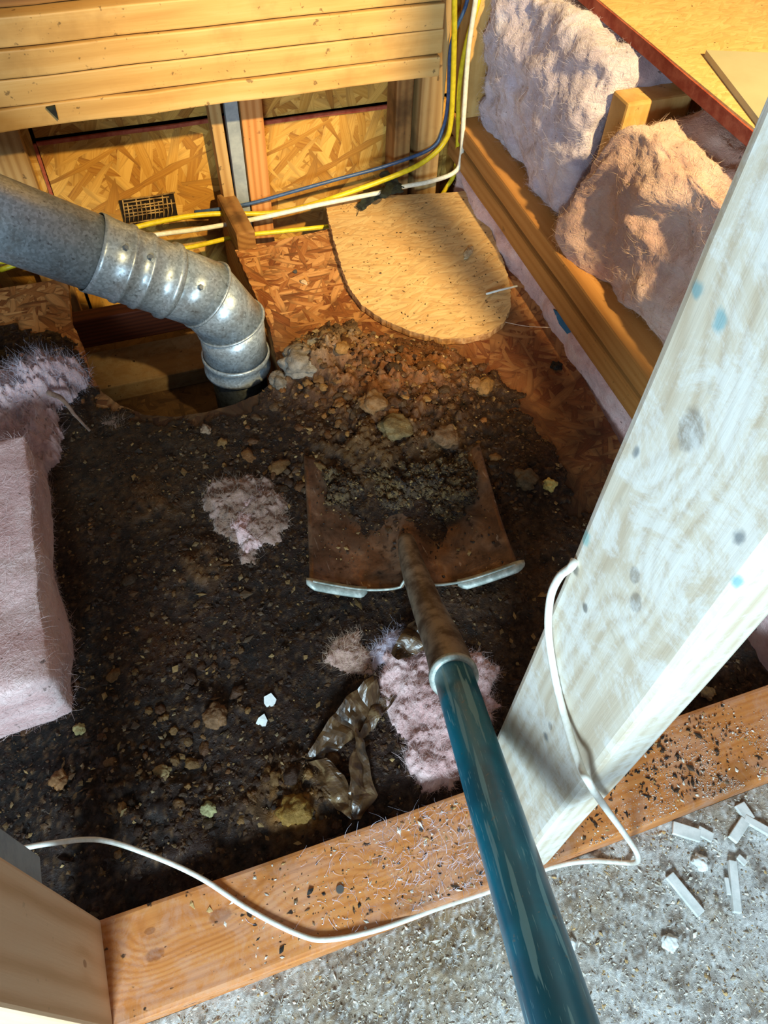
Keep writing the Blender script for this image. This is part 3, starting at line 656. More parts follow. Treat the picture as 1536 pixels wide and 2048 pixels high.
# larger crumbs that can be pointed at: lumps
def lump(name, px, py, r, h, colr, label, cat, mat=None, z=None, seed=0, group=None, sq=1.0):
    q = onz(px, py, 0); zz = float(bilin(np.array([q.x]), np.array([q.y]))[0]) if z is None else z
    q = onz(px, py, zz)
    bm = bmesh.new(); bmesh.ops.create_icosphere(bm, subdivisions=4, radius=1)
    for v in bm.verts:
        k = .9 + .42 * noise.noise(v.co * 1.3 + Vector((seed * 5.3, 0, 0))) + .2 * noise.noise(v.co * 3 + Vector((seed, 9, 0))) + .12 * noise.noise(v.co * 5.5 + Vector((seed, 3, 0))) + .05 * noise.noise(v.co * 14)
        v.co = Vector((v.co.x * r * sq * k, v.co.y * r * k / sq, v.co.z * h * k))
    me = bpy.data.meshes.new(name); bm.to_mesh(me); bm.free(); a = me.color_attributes.new('tone', 'FLOAT_COLOR', 'POINT')
    c = hexc(colr); a.data.foreach_set('color', np.tile(np.array(c, dtype=np.float32), len(me.vertices)))
    o = link(name, me, mat or M['debris'], None, True); o.location = (q.x, q.y, zz + h * .45); o.rotation_euler = (0, 0, seed * 1.3)
    return tag(o, label, cat, group)
lump('dirt_lump', 1050, 962, .017, .012, '5f4a30', 'round tan dirt lump beside the yellow foam bit right of the shovel', 'lump', seed=1)
lump('foam_bit', 1098, 972, .010, .008, 'D8C070', 'small pale yellow foam bit right of the shovel blade', 'foam bit', seed=2)
lump('dirt_lump', 430, 1435, .014, .008, '6a4c30', 'crumbly tan lump left of the two white chips', 'lump', seed=3)
lump('dirt_lump', 120, 1565, .010, .008, '7a5430', 'orange-tan lump left of the dirty pink tuft at lower left', 'lump', seed=4)
lump('dirt_lump', 418, 1620, .008, .006, '8f8a60', 'pale greenish lump below the crumb field', 'lump', seed=5)
lump('dirt_lump', 590, 1625, .018, .010, '806028', 'mustard-yellow lump left of the plastic film end', 'lump', seed=6)
lump('dirt_lump', 325, 1545, .009, .005, '8a744c', 'flat tan crumb above the greenish lump', 'lump', seed=7)
lump('dirt_lump', 160, 1460, .007, .005, 'A89a68', 'pale yellowish crumb near the corner of the left batt', 'lump', seed=8)
lump('dirt_lump', 412, 862, .008, .007, '8a7058', 'tan nut-like lump just in front of the duct hole', 'lump', seed=9)
lump('dirt_lump', 600, 730, .032, .018, '7c746a', 'grey ashy lump at the right rim of the duct hole', 'lump', seed=10)
lump('dirt_lump', 640, 700, .022, .012, '8c8880', 'pale grey lump at the back of the dirt heap', 'lump', seed=11)
lump('dirt_lump', 745, 810, .020, .010, '7a5a38', 'orange-brown lump on top of the dirt heap', 'lump', seed=12)
lump('dirt_lump', 790, 860, .024, .010, '6f5c3a', 'flat olive-brown lump low on the dirt heap above the blade', 'lump', seed=13)
lump('dirt_lump', 890, 875, .020, .010, '6b4f34', 'brown lump above the far edge of the blade', 'lump', seed=14)
lump('dirt_lump', 560, 765, .016, .012, '6e6458', 'small grey lump hanging over the hole rim', 'lump', seed=15)
lump('dirt_lump', 950, 770, .012, .007, '7a5530', 'small brown lump right of the dirt heap near the bare boards', 'lump', seed=16)
for i, (px, py, r) in enumerate([(538, 1406, .0085), (524, 1446, .0075)]):
    q = onz(px, py, .008); V = []; k = 6
    for zz in (0, .0016):
        for a in range(k): an = a / k * 6.28 + i; rr = r * (.62 + .6 * random.random()); V.append((q.x + rr * math.cos(an), q.y + rr * math.sin(an), .010 + zz + .002 * math.sin(an)))
    for a in range(k): V[a] = (V[a + k][0], V[a + k][1], V[a + k][2] - .0016)
    o = meshobj('white_chip', V, [tuple(range(k))[::-1], tuple(range(k, 2 * k))] + [(a, (a + 1) % k, k + (a + 1) % k, k + a) for a in range(k)], M['white_chip'])
    tag(o, ['white flake with a rusty spot lying on the dark dirt', 'plain white flake just below the one with the rusty spot'][i], 'flake', 'white flakes on the dirt')

# insulation scraps on the dirt
def scrap(name, pts, h, mat, fib, n, label, seed, fall=.014, ragged=.014, z=.006, lum=30, lf=.011):
    poly = [onz(u, v, z + h * .4) for u, v in pts]
    o = mound(name, poly, z, h, mat, seed=seed, fall=fall, ragged=ragged, lump=lum); tag(o, label, 'insulation')
    P, Nn = surf_samples(o, n); k = fibres('loose_fibres', P, Nn, lf, .00028, fib, None, out=.4); k.parent = o; return o
scrap('insulation_scrap', [(765, 1310), (850, 1290), (960, 1290), (1000, 1330), (990, 1440), (930, 1540), (905, 1575), (835, 1580), (805, 1540), (815, 1490), (780, 1450), (760, 1380)], .022, M['pink'], M['fibre'], 7000, 'large torn pink insulation scrap under the shovel handle', 21, ragged=.009)
scrap('insulation_scrap', [(650, 1320), (665, 1285), (705, 1262), (712, 1240), (735, 1290), (745, 1345), (700, 1350)], .018, M['pink_deep'], M['fibre_tan'], 1600, 'small peach-coloured insulation tuft left of the large scrap', 22, ragged=.006)
scrap('insulation_scrap', [(735, 1300), (775, 1262), (805, 1245), (800, 1285), (770, 1330), (745, 1345)], .014, M['pink_pale'], M['fibre_lav'], 900, 'wispy grey-pink insulation strand between tuft and large scrap', 23, ragged=.005)
scrap('insulation_scrap', [(400, 1010), (415, 965), (480, 945), (540, 955), (575, 1000), (575, 1060), (550, 1085), (520, 1090), (500, 1130), (478, 1125), (470, 1080), (430, 1060)], .020, M['pink_dirty'], M['fibre_dirty'], 3000, 'dirty greyish-pink insulation clump left of the shovel blade', 24, ragged=.008, lum=45)
scrap('insulation_scrap', [(455, 1050), (480, 1000), (520, 975), (540, 990), (510, 1040), (520, 1080), (490, 1115), (475, 1080)], .027, M['pink'], M['fibre'], 1200, 'clean pink tuft on top of the dirty clump left of the blade', 25, ragged=.006, z=.008)
scrap('insulation_scrap', [(-40, 735), (40, 735), (80, 700), (110, 720), (165, 730), (175, 750), (140, 770), (120, 800), (60, 840), (-40, 860)], .055, M['pink'], M['fibre_lav'], 7000, 'billowing pale lavender insulation tuft behind the left batt', 26, ragged=.014, lum=22, lf=.02)
scrap('insulation_scrap', [(-30, 780), (60, 770), (115, 820), (118, 890), (70, 955), (45, 940), (30, 890), (-30, 900)], .045, M['pink'], M['fibre'], 3500, 'torn pink tuft between the billowing tuft and the left batt', 27, ragged=.012, lum=28, lf=.016)
scrap('insulation_scrap', [(190, 845), (225, 832), (250, 835), (248, 855), (225, 862)], .010, M['pink_dirty'], M['fibre_dirty'], 350, 'small mauve scrap at the front rim of the duct hole', 28, ragged=.004, z=.002)
scrap('insulation_scrap', [(80, 1600), (120, 1575), (165, 1590), (160, 1625), (110, 1655), (82, 1640)], .014, M['pink_dirty'], M['fibre_dirty'], 700, 'dirty mauve fluff patch in the lower left dirt', 29, ragged=.008)
sp = [onz(95, 785, .05), onz(125, 800, .045), onz(150, 830, .03), onz(180, 862, .012)]
o = tube('insulation_strand', catmull(sp, 6), [.004 * (1 - .6 * i / 18) for i in range(19)], M['pink_dirty'], seg=7, jitter=.5); tag(o, 'twisted strand of fibre hanging from the billowing tuft', 'insulation')

# brown plastic film scraps
def sheet(name, pts, hs, mat, parent, seed=0, th=.0006):
    """crumpled film: quads strip between two rows of points, each subdivided and creased"""
    bm = bmesh.new(); vs = [bm.verts.new(onz(p[0], p[1], h)) for p, h in zip(pts, hs)]
    n = len(vs) // 2
    for i in range(n - 1): bm.faces.new((vs[i], vs[i + 1], vs[n + i + 1], vs[n + i]))
    bmesh.ops.subdivide_edges(bm, edges=bm.edges[:], cuts=7, use_grid_fill=True)
    for v in bm.verts:
        v.co.z += abs(noise.noise(v.co * 45 + Vector((seed, 0, 0)))) * .012 + noise.noise(v.co * 120) * .002
        v.co.x += noise.noise(v.co * 60 + Vector((0, seed, 0))) * .004
    o = bmobj(name, bm, mat, parent); m = o.modifiers.new('s', 'SOLIDIFY'); m.thickness = th; return o
FE = empty('plastic_film', onz(690, 1520), 'crumpled brown plastic film left of the pink scrap', 'plastic film')
sheet('film_fold', [(752, 1345), (690, 1400), (640, 1470), (608, 1520), (760, 1410), (735, 1450), (690, 1490), (650, 1520)], [.03, .03, .02, .012, .012, .012, .015, .01], M['film'], FE, 1)
sheet('film_fold', [(712, 1455), (702, 1540), (700, 1600), (700, 1642), (725, 1470), (735, 1530), (756, 1590), (725, 1640)], [.028, .03, .03, .018, .02, .02, .012, .012], M['film'], FE, 2)
sheet('film_fold', [(612, 1525), (635, 1580), (670, 1620), (704, 1643), (655, 1520), (690, 1550), (702, 1580), (706, 1620)], [.01, .012, .014, .02, .02, .026, .026, .03], M['film'], FE, 3)
sheet('film_fold', [(780, 1310), (792, 1285), (815, 1250), (835, 1240), (800, 1325), (830, 1310), (850, 1300), (860, 1270)], [.03, .032, .03, .02, .034, .02, .03, .02], M['film'], FE, 4)
sheet('film_fold', [(750, 1400), (725, 1450), (712, 1480), (800, 1390), (760, 1440), (722, 1490)], [.014, .018, .015, .01, .012, .01], M['film'], FE, 5)

# ================================================================== CUT-OUT PIECE
cz = .0135
cp = [(650, 393), (700, 394), (800, 390), (900, 385), (952, 380), (968, 420), (985, 470), (1008, 525), (1020, 570), (1022, 612), (1008, 645), (980, 665), (930, 677), (880, 677), (820, 662), (765, 638), (722, 608), (698, 575), (685, 540), (668, 480), (655, 430)]
CE = empty('cut_out_panel', onz(850, 520, 0), 'U-shaped strand board cut-out lying on the floor by the cables', 'board')
co = prism('board', [onz(u, v, cz) for u, v in cp][::-1], .002, cz, M['osb_cut'], CE, ragged=.0022, step=.003)
co.data.materials.append(M['edge_wood'])
for p in co.data.polygons:
    if abs(p.normal.z) < .5: p.material_index = 1
# twig, shell, stick on it
o = tube('white_stick', [onz(972, 588, cz + .004), onz(1000, 580, cz + .006), onz(1034, 572, cz + .004)], .0018, M['white_chip'], seg=8); tag(o, 'thin white stick lying across the edge of the cut-out', 'stick')
lump('husk', 936, 507, .012, .004, 'B9A584', 'long pale husk on the shaded side of the cut-out', 'husk', z=cz, seed=20, sq=1.7)
lump('husk', 608, 566, .006, .004, 'C2A27a', 'tan husk on the bare floor left of the cut-out', 'husk', z=0.0, seed=21, sq=1.3)
lump('husk', 590, 545, .004, .003, '4a4640', 'small grey pellet beside the tan husk', 'pellet', z=0.0, seed=22)
n = 260; u = rng.uniform(655, 1010, n); v_ = rng.uniform(395, 660, n); P = []
for a, b_ in zip(u, v_):
    q = onz(a, b_, cz); P.append((q.x, q.y, cz + .0006))
P = np.array(P); ok = inside_dist(P[:, 0], P[:, 1], [onz(a, b_, cz) for a, b_ in cp]) > .006; P = P[ok]
o = grains('dark_specks', P, rng.uniform(.0005, .0014, len(P)), pal(len(P), ['1d140d', '2f2114', '6b5236']), M['grain'], stretch=1.8); tag(o, 'dark specks and droppings sprinkled on the cut-out', 'specks', None, 'stuff')
# black tape scrap
BT = empty('black_tape', ony(770, 375, 1.16), 'torn black cloth tape wrapped round the cables above the cut-out', 'tape')
t0 = onz(722, 412, .03); t1 = onz(790, 378, .05)
for k, (pts, r) in enumerate([([(718, 415), (735, 402), (760, 388), (780, 378)], .011), ([(770, 345), (778, 362), (785, 385)], .012), ([(765, 392), (785, 370), (806, 372)], .010), ([(780, 352), (792, 366), (800, 384)], .008)]):
    hz = [.022, .026, .032, .04] if k == 0 else [.05, .045, .04]
    PP = [onz(a, b_, h) for (a, b_), h in zip(pts, hz)]
    tube('tape_fold', catmull(PP, 6), r * .85, M['black'], BT, seg=9, smooth=False, flat=.4, jitter=.9)
tube('loose_thread', catmull([onz(718, 413, .02), onz(716, 425, cz + .004), onz(713, 432, cz + .001)], 4), .0006, M['black'], BT, seg=5)

# ================================================================== DUCT
DU = empty('air_duct', ony(452, 612, .83), 'galvanised round duct with elbow dropping into the floor hole', 'duct')
R0 = .050
E_ = ony(456, 606, .845); L_ = ony(0, 437, .86)
ud = (E_ - L_).normalized()
def ring(c, n, r, seg=48, ref=Vector((0, 1, 0))):
    n = n.normalized(); a = (ref - n * ref.dot(n)).normalized(); b = n.cross(a)
    return [c + a * math.cos(t * 2 * math.pi / seg) * r + b * math.sin(t * 2 * math.pi / seg) * r for t in range(seg)]
def mitre(c, nplane, axis, r, seg=48):
    """section of a cylinder of direction axis by the plane at c"""
    P = ring(c, axis, r, seg); npl = nplane.normalized(); return [p + axis * ((c - p).dot(npl) / axis.dot(npl)) for p in P]
def ringmesh(name, rings, mat, parent, th=.0008):
    V = [p for r in rings for p in r]; seg = len(rings[0]); Fc = []
    for i in range(len(rings) - 1):
        for k in range(seg): a = i * seg + k; b = i * seg + (k + 1) % seg; Fc.append((a, b, b + seg, a + seg))
    o = meshobj(name, V, Fc, mat, parent, True); m = o.modifiers.new('s', 'SOLIDIFY'); m.thickness = th; return o
turn = math.acos(max(-1, min(1, ud.dot(Vector((0, 0, -1))))))
axis_r = ud.cross(Vector((0, 0, -1))).normalized()
dirs = [Quaternion(axis_r, turn * k / 2) @ ud for k in range(3)]
glen = [0, .050, .042, .30]
start = E_ - ud * .036
J = [start, start + dirs[1] * .0625]
tops = [L_ - ud * .5, J[0]]
# long pipe with a slightly larger sleeve, ridges and a draw band
far = L_ - ud * .35
Ltot = (J[0] - far).length
def along(d): return J[0] - ud * d
pl1 = (dirs[0] + dirs[1]).normalized()
ringmesh('duct_pipe', [ring(far, ud, R0)] + [ring(along(.150), ud, R0)], M['duct'], DU)
prof = [(.166, R0 + .0030), (.160, R0 + .0034), (.150, R0 + .0022), (.128, R0 + .0018), (.126, R0 + .0042), (.121, R0 + .0042), (.119, R0 + .0015), (.101, R0 + .001), (.099, R0 + .0034), (.095, R0 + .0034), (.093, R0 + .001), (.064, R0), (.062, R0 + .0042), (.055, R0 + .0042), (.053, R0 + .0005), (.051, R0 + .0003)]
ringmesh('coupling', [ring(along(d), ud, r) for d, r in prof], M['duct'], DU)
ringmesh('elbow_gore', [ring(along(.051), ud, R0), mitre(J[0], dirs[0] + dirs[1], ud, R0)], M['duct'], DU)
ringmesh('elbow_gore', [mitre(J[0], dirs[0] + dirs[1], dirs[1], R0), mitre(J[1], dirs[1] + dirs[2], dirs[1], R0)], M['duct'], DU)
dn = Vector((0, 0, -1)); B0 = J[1]
ringmesh('elbow_gore', [mitre(J[1], dirs[1] + dirs[2], dn, R0), ring(B0 + dn * .060, dn, R0)], M['duct'], DU)
ringmesh('lower_band', [ring(B0 + dn * d, dn, r) for d, r in [(.058, R0 + .001), (.060, R0 + .0035), (.066, R0 + .0035), (.068, R0 + .001), (.084, R0 + .001), (.086, R0 + .003), (.091, R0 + .003), (.093, R0 - .002)]], M['duct'], DU)
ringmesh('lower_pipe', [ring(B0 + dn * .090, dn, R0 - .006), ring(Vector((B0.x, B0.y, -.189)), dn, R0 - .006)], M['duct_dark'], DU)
for c, nn, ax in [(J[0], dirs[0] + dirs[1], dirs[0]), (J[1], dirs[1] + dirs[2], dirs[1])]:
    P = mitre(c, nn, ax, R0 + .0008); P = P + [P[0], P[1]]
    tube('elbow_seam', P, .0022, M['duct'], DU, seg=8, caps=False)
for d, an in [(.138, -.4), (.105, .5), (.03, -.9)]:
    a = ring(along(d), ud, R0 + .003, 48)
    c = min(a, key=lambda p: (p - Vector(CP)).length + abs((p - along(d)).normalized().dot(Vector((0, 0, 1))) - (.75 + an * .2)) * .05)
    tube('sheet_screw', [c, c + (c - along(d)).normalized() * .003], [.0045, .003], M['nail'], DU, seg=6, smooth=False)
# seam along the long pipe
a = ring(far, ud, R0 + .0005); b_ = ring(along(.172), ud, R0 + .0005); tube('lock_seam', [a[34], b_[34]], .0016, M['duct'], DU, seg=6)

# ================================================================== VENT MESH
VM = empty('torn_mesh', ony(300, 415, 1.246), 'torn plastered wire mesh patch behind the long duct', 'mesh')
c0 = ony(245, 400, 1.243); ex = (ony(350, 385, 1.243) - c0); ez = (ony(250, 462, 1.243) - c0)
for i in range(9):
    if i in (6,): continue
    a = c0 + ez * i / 9; L = 1.0 - .12 * (i % 3); tube('mesh_wire', [a + ex * .02 * (i % 2), a + ex * .5 + Vector((0, -.002, .002 * (i % 2))), a + ex * L], .0014, M['mesh_wire'], VM, seg=6)
for i in range(12):
    a = c0 + ex * i / 12; k = .3 * ((i * 7) % 3) / 3; tube('mesh_wire', [a + ez * k, a + ez * .55 + Vector((.002, -.002, 0)), a + ez * (.95 - k)], .0012, M['mesh_wire'], VM, seg=6)
bk = beam('dark_backing', c0 + ez * .5 + Vector((-.002, .004, 0)), c0 + ez * .5 + ex + Vector((.002, .004, 0)), .055, .003, M['dark_void'], VM, up=(0, -1, 0), bevel=0)

# ================================================================== CABLES
def cable(name, pts, r, mat, label, group='house cables in the back corner'):
    P = catmull(pts, 10); o = tube(name, P, r, mat, None, seg=10); return tag(o, label, 'cable', group)
yv = 1.185
def cy(u, v, y=yv): return ony(u, v, y)
cable('electric_cable', [cy(912, -60, 1.15), cy(909, 0, 1.15), cy(908, 100, 1.155), cy(902, 240, 1.16), cy(886, 288, 1.165), cy(845, 325, 1.16), cy(788, 352, 1.15), cy(700, 384, 1.15), cy(600, 416, 1.17), cy(530, 427, 1.18), cy(425, 428, 1.19), cy(345, 438, 1.195), cy(262, 457, 1.2), cy(150, 490, 1.2), cy(0, 540, 1.2)], .0047, M['yellow'], 'bright yellow cable bending into the corner and passing the black tape')
cable('electric_cable', [cy(962, -60, 1.15), cy(957, 0, 1.15), cy(932, 90, 1.165), cy(918, 180, 1.175), cy(913, 325, 1.18), cy(893, 375, 1.185), cy(850, 425, 1.185), cy(760, 440, 1.17), cy(648, 454, 1.135), cy(560, 463, 1.14), cy(470, 474, 1.15), cy(360, 498, 1.16), cy(200, 515, 1.16), cy(0, 523, 1.16), cy(-60, 523, 1.16)], .0042, M['yellow'], 'yellow cable that drops lowest and runs along the floor edge')
cable('electric_cable', [cy(954, -60, 1.14), cy(951, 0, 1.14), cy(937, 100, 1.15), cy(928, 225, 1.155), cy(922, 315, 1.155), cy(908, 345, 1.15), cy(860, 363, 1.145), cy(808, 373, 1.14), cy(765, 384, 1.14), cy(645, 408, 1.14), cy(570, 425, 1.15), cy(500, 440, 1.16), cy(400, 458, 1.17), cy(310, 470, 1.18), cy(150, 495, 1.18), cy(0, 513, 1.18)], .0042, M['white_cab'], 'white cable running beside the yellow ones to the left')
cable('electric_cable', [cy(945, -60, 1.17), cy(932, 10, 1.17), cy(902, 90, 1.175), cy(896, 200, 1.18), cy(885, 260, 1.18), cy(860, 298, 1.175), cy(768, 333, 1.17), cy(680, 357, 1.175), cy(590, 382, 1.18), cy(500, 407, 1.19), cy(425, 420, 1.2), cy(390, 424, 1.22)], .0032, M['blue'], 'thin dark blue cable running above the yellow and white ones')
# thin white cable looped over the stud
sx = .1865
tp = [onz(-60, 1708, .10), onz(15, 1702, .09), onz(100, 1687, .085), (onz(200, 1680, .075)), onz(300, 1710, .055), onz(400, 1755, .044), onz(500, 1820, .0405), onz(600, 1870, .0405), onz(660, 1879, .0405), onz(760, 1858, .040), onz(880, 1815, .030), onz(985, 1780, .015), onz(1095, 1737, .010), onz(1180, 1722, .012), onz(1262, 1726, .011), ony(1276, 1713, -.030), ony(1252, 1672, -.018), ony(1205, 1607, -.010), ony(1178, 1565, -.007), onx(1158, 1525, sx - .006), onx(1120, 1400, sx), onx(1098, 1280, sx), onx(1100, 1200, sx), onx(1118, 1155, sx), onx(1142, 1134, sx), onx(1150, 1120, sx + .003)]
o = tube('thin_cable', catmull(tp, 8), .0025, M['thin_white'], seg=10); tag(o, 'thin white cable looping from the lower left over the plate and up the pale stud', 'cable')

# ================================================================== SHOVEL
SHV = empty('shovel', (.23, .4, .01), 'square-mouth shovel with rusty blade and teal handle reaching into the dirt', 'shovel')
ax = Vector((.215, .977, 0)).normalized(); wx = Vector((ax.y, -ax.x, 0)); c0 = Vector((.220, .343, .0))
def blade_pt(u, v):
    z = .016 + .020 * abs(u) ** 3 + .012 * math.exp(-(u / .13) ** 2) * max(0, 1 - v * 2.0) - .012 * v + .010 * (1 - v) ** 6
    z += -.006 * math.exp(-((abs(u) - .45) / .3) ** 2)
    sag = .010 * (1 - abs(u)) if v == 0 else .010 * (1 - abs(u)) * (1 - v) ** 4
    hw = .1225 + .004 * (1 - v) ** 3
    return c0 + wx * u * hw + ax * (v * .215 - sag * (1 - abs(abs(u) - .0) * .2) + (.008 if abs(u) < .12 and v < .1 else 0)) + Vector((0, 0, z))
NU, NV = 49, 40; V = [blade_pt(-1 + 2 * i / (NU - 1), jv / (NV - 1)) for jv in range(NV) for i in range(NU)]
Fc = [(jv * NU + i, jv * NU + i + 1, (jv + 1) * NU + i + 1, (jv + 1) * NU + i) for jv in range(NV - 1) for i in range(NU - 1)]
bl = meshobj('blade', V, Fc, M['blade'], SHV, True); m = bl.modifiers.new('s', 'SOLIDIFY'); m.thickness = .0022; m.offset = -1
for sgn, (ua, ub) in ((-1, (-1.03, -.46)), (1, (.42, 1.06))):
    V = []; n = 16
    for i in range(n + 1):
        u = ua + (ub - ua) * i / n; tip = min(1, (i + .5) / 2, (n - i + .5) / 2)
        p = blade_pt(max(-1, min(1, u)), 0) + wx * (u - max(-1, min(1, u))) * .122
        V += [p + ax * .004 + Vector((0, 0, .0018)), p - ax * .004 * tip + Vector((0, 0, .0022)), p - ax * .010 * tip + Vector((0, 0, -.001)), p - ax * .010 * tip + Vector((0, 0, -.003)), p + Vector((0, 0, -.003))]
    Fc = [(i * 5 + k, i * 5 + (k + 1) % 5, (i + 1) * 5 + (k + 1) % 5, (i + 1) * 5 + k) for i in range(n) for k in range(5)] + [tuple(range(5))[::-1], tuple(n * 5 + k for k in range(5))]
    o = meshobj('foot_tread', V, Fc, M['tread'], SHV, True); o['label'] = 'worn whitish folded foot tread'
RP = [blade_pt(-.97 + 1.94 * i / 40, 0) + Vector((0, 0, .0012)) for i in range(41)]
tube('blade_rim', RP, .0017, M['tread'], SHV, seg=8)['label'] = 'bright worn near edge of the blade'
def hd_(py):  # depth along the shaft
    return 1.0 / (1.05 + (py - 1150) * .001565)
def hpx(py): return 905 + (py - 1345) * .3125
HA = dep(hpx(1352), 1352, hd_(1352)); HB = dep(hpx(2040), 2040, hd_(2040)); hdv = (HB - HA).normalized()
s0 = blade_pt(0, .34) + Vector((0, 0, -.004)); s1 = blade_pt(0, .12) + Vector((0, 0, .004)); s2 = dep(856, 1215, hd_(1215)); s2.z = max(s2.z, .05)
SP = catmull([s0, s1, s2, HA - hdv * .05, HA], 8); rr = [.0105 + (.0215 - .0105) * min(1, (i / (len(SP) - 1)) * 1.25) ** .8 for i in range(len(SP))]
so = tube('socket', SP, rr, M['socket'], SHV, seg=28)
P = [HA + hdv * d for d in (-.006, -.004, 0, .003, .004)]
tube('ferrule', [HA + hdv * d for d in (-.004, -.003, .003, .004)], [.0215, .0238, .0238, .0205], M['tread'], SHV, seg=40)['label'] = 'pale steel ring where the socket ends'
HE = HA + hdv * .86
# shaft built in local X so that scratches run along it
def shaft():
    V, Fc = tube_geo([Vector((t, 0, 0)) for t in (0, .05, .2, .4, .6, .85)], .019, 48); o = meshobj('shaft', V, Fc, M['teal'], None, True)
    X_ = hdv; Z_ = Vector((0, 0, 1)); Z_ = (Z_ - X_ * Z_.dot(X_)).normalized(); Y_ = Z_.cross(X_)
    o.parent = SHV; bpy.context.view_layer.update(); o.matrix_parent_inverse = SHV.matrix_world.inverted()
    o.matrix_world = Matrix([[X_.x, Y_.x, Z_.x, HA.x], [X_.y, Y_.y, Z_.y, HA.y], [X_.z, Y_.z, Z_.z, HA.z], [0, 0, 0, 1]]); return o
sh = shaft()
sh['label'] = 'glossy scratched teal shaft'
# dirt heaped on the blade
def blade_z(Xg, Yg):
    dx = Xg - c0.x; dy = Yg - c0.y; u = (dx * wx.x + dy * wx.y) / .1225; v = (dx * ax.x + dy * ax.y) / .215
    return np.where((abs(u) < 1.05) & (v < 1.02) & (v > -.02), .016 + .02 * np.minimum(abs(u), 1) ** 3 - .012 * v, 0.006)
poly = [onz(u, v, .02) for u, v in [(645, 940), (700, 925), (800, 905), (900, 910), (935, 905), (955, 960), (940, 1010), (890, 1040), (845, 990), (800, 1020), (740, 980), (690, 1000), (650, 1000)]]
md = mound('blade_dirt', poly, 0, .024, M['debris'], fall=.02, ragged=.012, seed=31, rough=.5, lump=50, base=blade_z)
ca = md.data.color_attributes.new('tone', 'FLOAT_COLOR', 'POINT'); co_ = np.zeros(len(md.data.vertices) * 3); md.data.vertices.foreach_get('co', co_); co_ = co_.reshape(-1, 3)
A = C3('38281a'); B = C3('6e5632'); kk = np.array([noise.fractal(Vector(p) * 40, 1, 2, 4) for p in co_]) + .35; kk = np.clip(kk, 0, 1)[:, None]
ca.data.foreach_set('color', np.concatenate([A * (1 - kk) + B * kk, np.ones((len(co_), 1))], 1).astype(np.float32).ravel())
tag(md, 'clotted brown dirt scooped on the far end of the shovel blade', 'debris', None, 'stuff')
P, Nn = surf_samples(md, 5200); s_ = rng.lognormal(-6.5, .4, len(P)).clip(.0006, .004)
cb = grains('blade_crumbs', P, s_, pal(len(P), ['20140c', '3c2a18', '5a4226', '74603c', '94805a'], [.3, .32, .25, .1, .03]), M['grain']); tag(cb, 'crumbs clinging to the dirt on the blade', 'debris', None, 'stuff')
# crumbs scattered on the bare rest of the blade
P = []
for k in range(500):
    u = random.uniform(-.9, .9); v = random.betavariate(2.2, 1.6); p = blade_pt(u, v); P.append(p + Vector((0, 0, .0008)))
cb2 = grains('blade_specks', np.array(P), rng.lognormal(-6.9, .5, 500).clip(.0004, .003), pal(500, ['24180f', '3a281a', '8a7048']), M['grain']); tag(cb2, 'loose specks on the bare rusty part of the blade', 'debris', None, 'stuff')

# ================================================================== FRONT FLOOR COVERING
X2, Y2 = np.meshgrid(np.arange(-.40, .85, .0030), np.arange(-.42, .0005, .0030))
A1 = nz(X2, Y2, 9, 11, 5); A2 = nz(X2, Y2, 60, 12, 4); A3 = nz(X2, Y2, 220, 13, 2)
H2 = .003 + .003 * (A1 + .5).clip(0, 2) + .0018 * A2 + .0012 * A3; H2 = np.maximum(H2, .0005)
def gq(u, v, r): q = onz(u, v); return np.exp(-(((X2 - q.x) ** 2 + (Y2 - q.y) ** 2) / r ** 2))
c2 = np.zeros(X2.shape + (3,)) + C3('CFCDC8')
c2 = lay(c2, .8 * gq(900, 1850, .06) + .7 * gq(700, 1950, .09) + .45 * gq(1150, 1800, .07) + .35 * gq(1350, 1900, .05) + .4 * gq(1100, 1990, .05), '8a7456')
c2 = lay(c2, np.clip(A1 * 1.5 - .02, 0, .7), '9a8468')
c2 = lay(c2, np.clip(A2 * 1.5 - .12, 0, .8), '6b5640')
c2 = lay(c2, np.clip(A3 * 1.4 - .1, 0, .8), 'E6E8E6')
dfl = grid_mesh('dusty_floor_litter', X2, Y2, H2, np.ones(X2.shape, bool), M['dustfloor'], None, np.concatenate([c2, np.ones(X2.shape + (1,))], 2))
tag(dfl, 'matted grey-brown dust and lint covering the room floor', 'dust', None, 'stuff')
def h2at(x, y): i = ((y + .42) / .003).astype(int).clip(0, X2.shape[0] - 1); j_ = ((x + .40) / .003).astype(int).clip(0, X2.shape[1] - 1); return H2[i, j_]
n = 26000; gx = rng.uniform(-.25, .66, n); gy = rng.uniform(-.30, -.002, n); s_ = rng.lognormal(-7.35, .42, n).clip(.0003, .0022)
gg = grains('floor_grit', np.stack([gx, gy, h2at(gx, gy) + s_ * .3], 1), s_, pal(n, ['E4E6E4', 'C8C9C5', 'A79F90', '8b765c', '5a4c3c', 'B69C70'], [.36, .26, .16, .1, .04, .08]), M['grain'], stretch=1.6)
tag(gg, 'white and brown grit scattered over the room floor dust', 'grit', None, 'stuff')
n = 9000; gx = rng.uniform(-.25, .66, n); gy = rng.uniform(-.30, -.002, n)
lf = fibres('floor_lint', np.stack([gx, gy, h2at(gx, gy)], 1), np.tile([0, 0, 1.0], (n, 1)), .007, .0003, plain('pale_lint', 'D8D8D2', .8), None, out=.3, curl=.8); tag(lf, 'pale lint fibres matted into the room floor dust', 'lint')
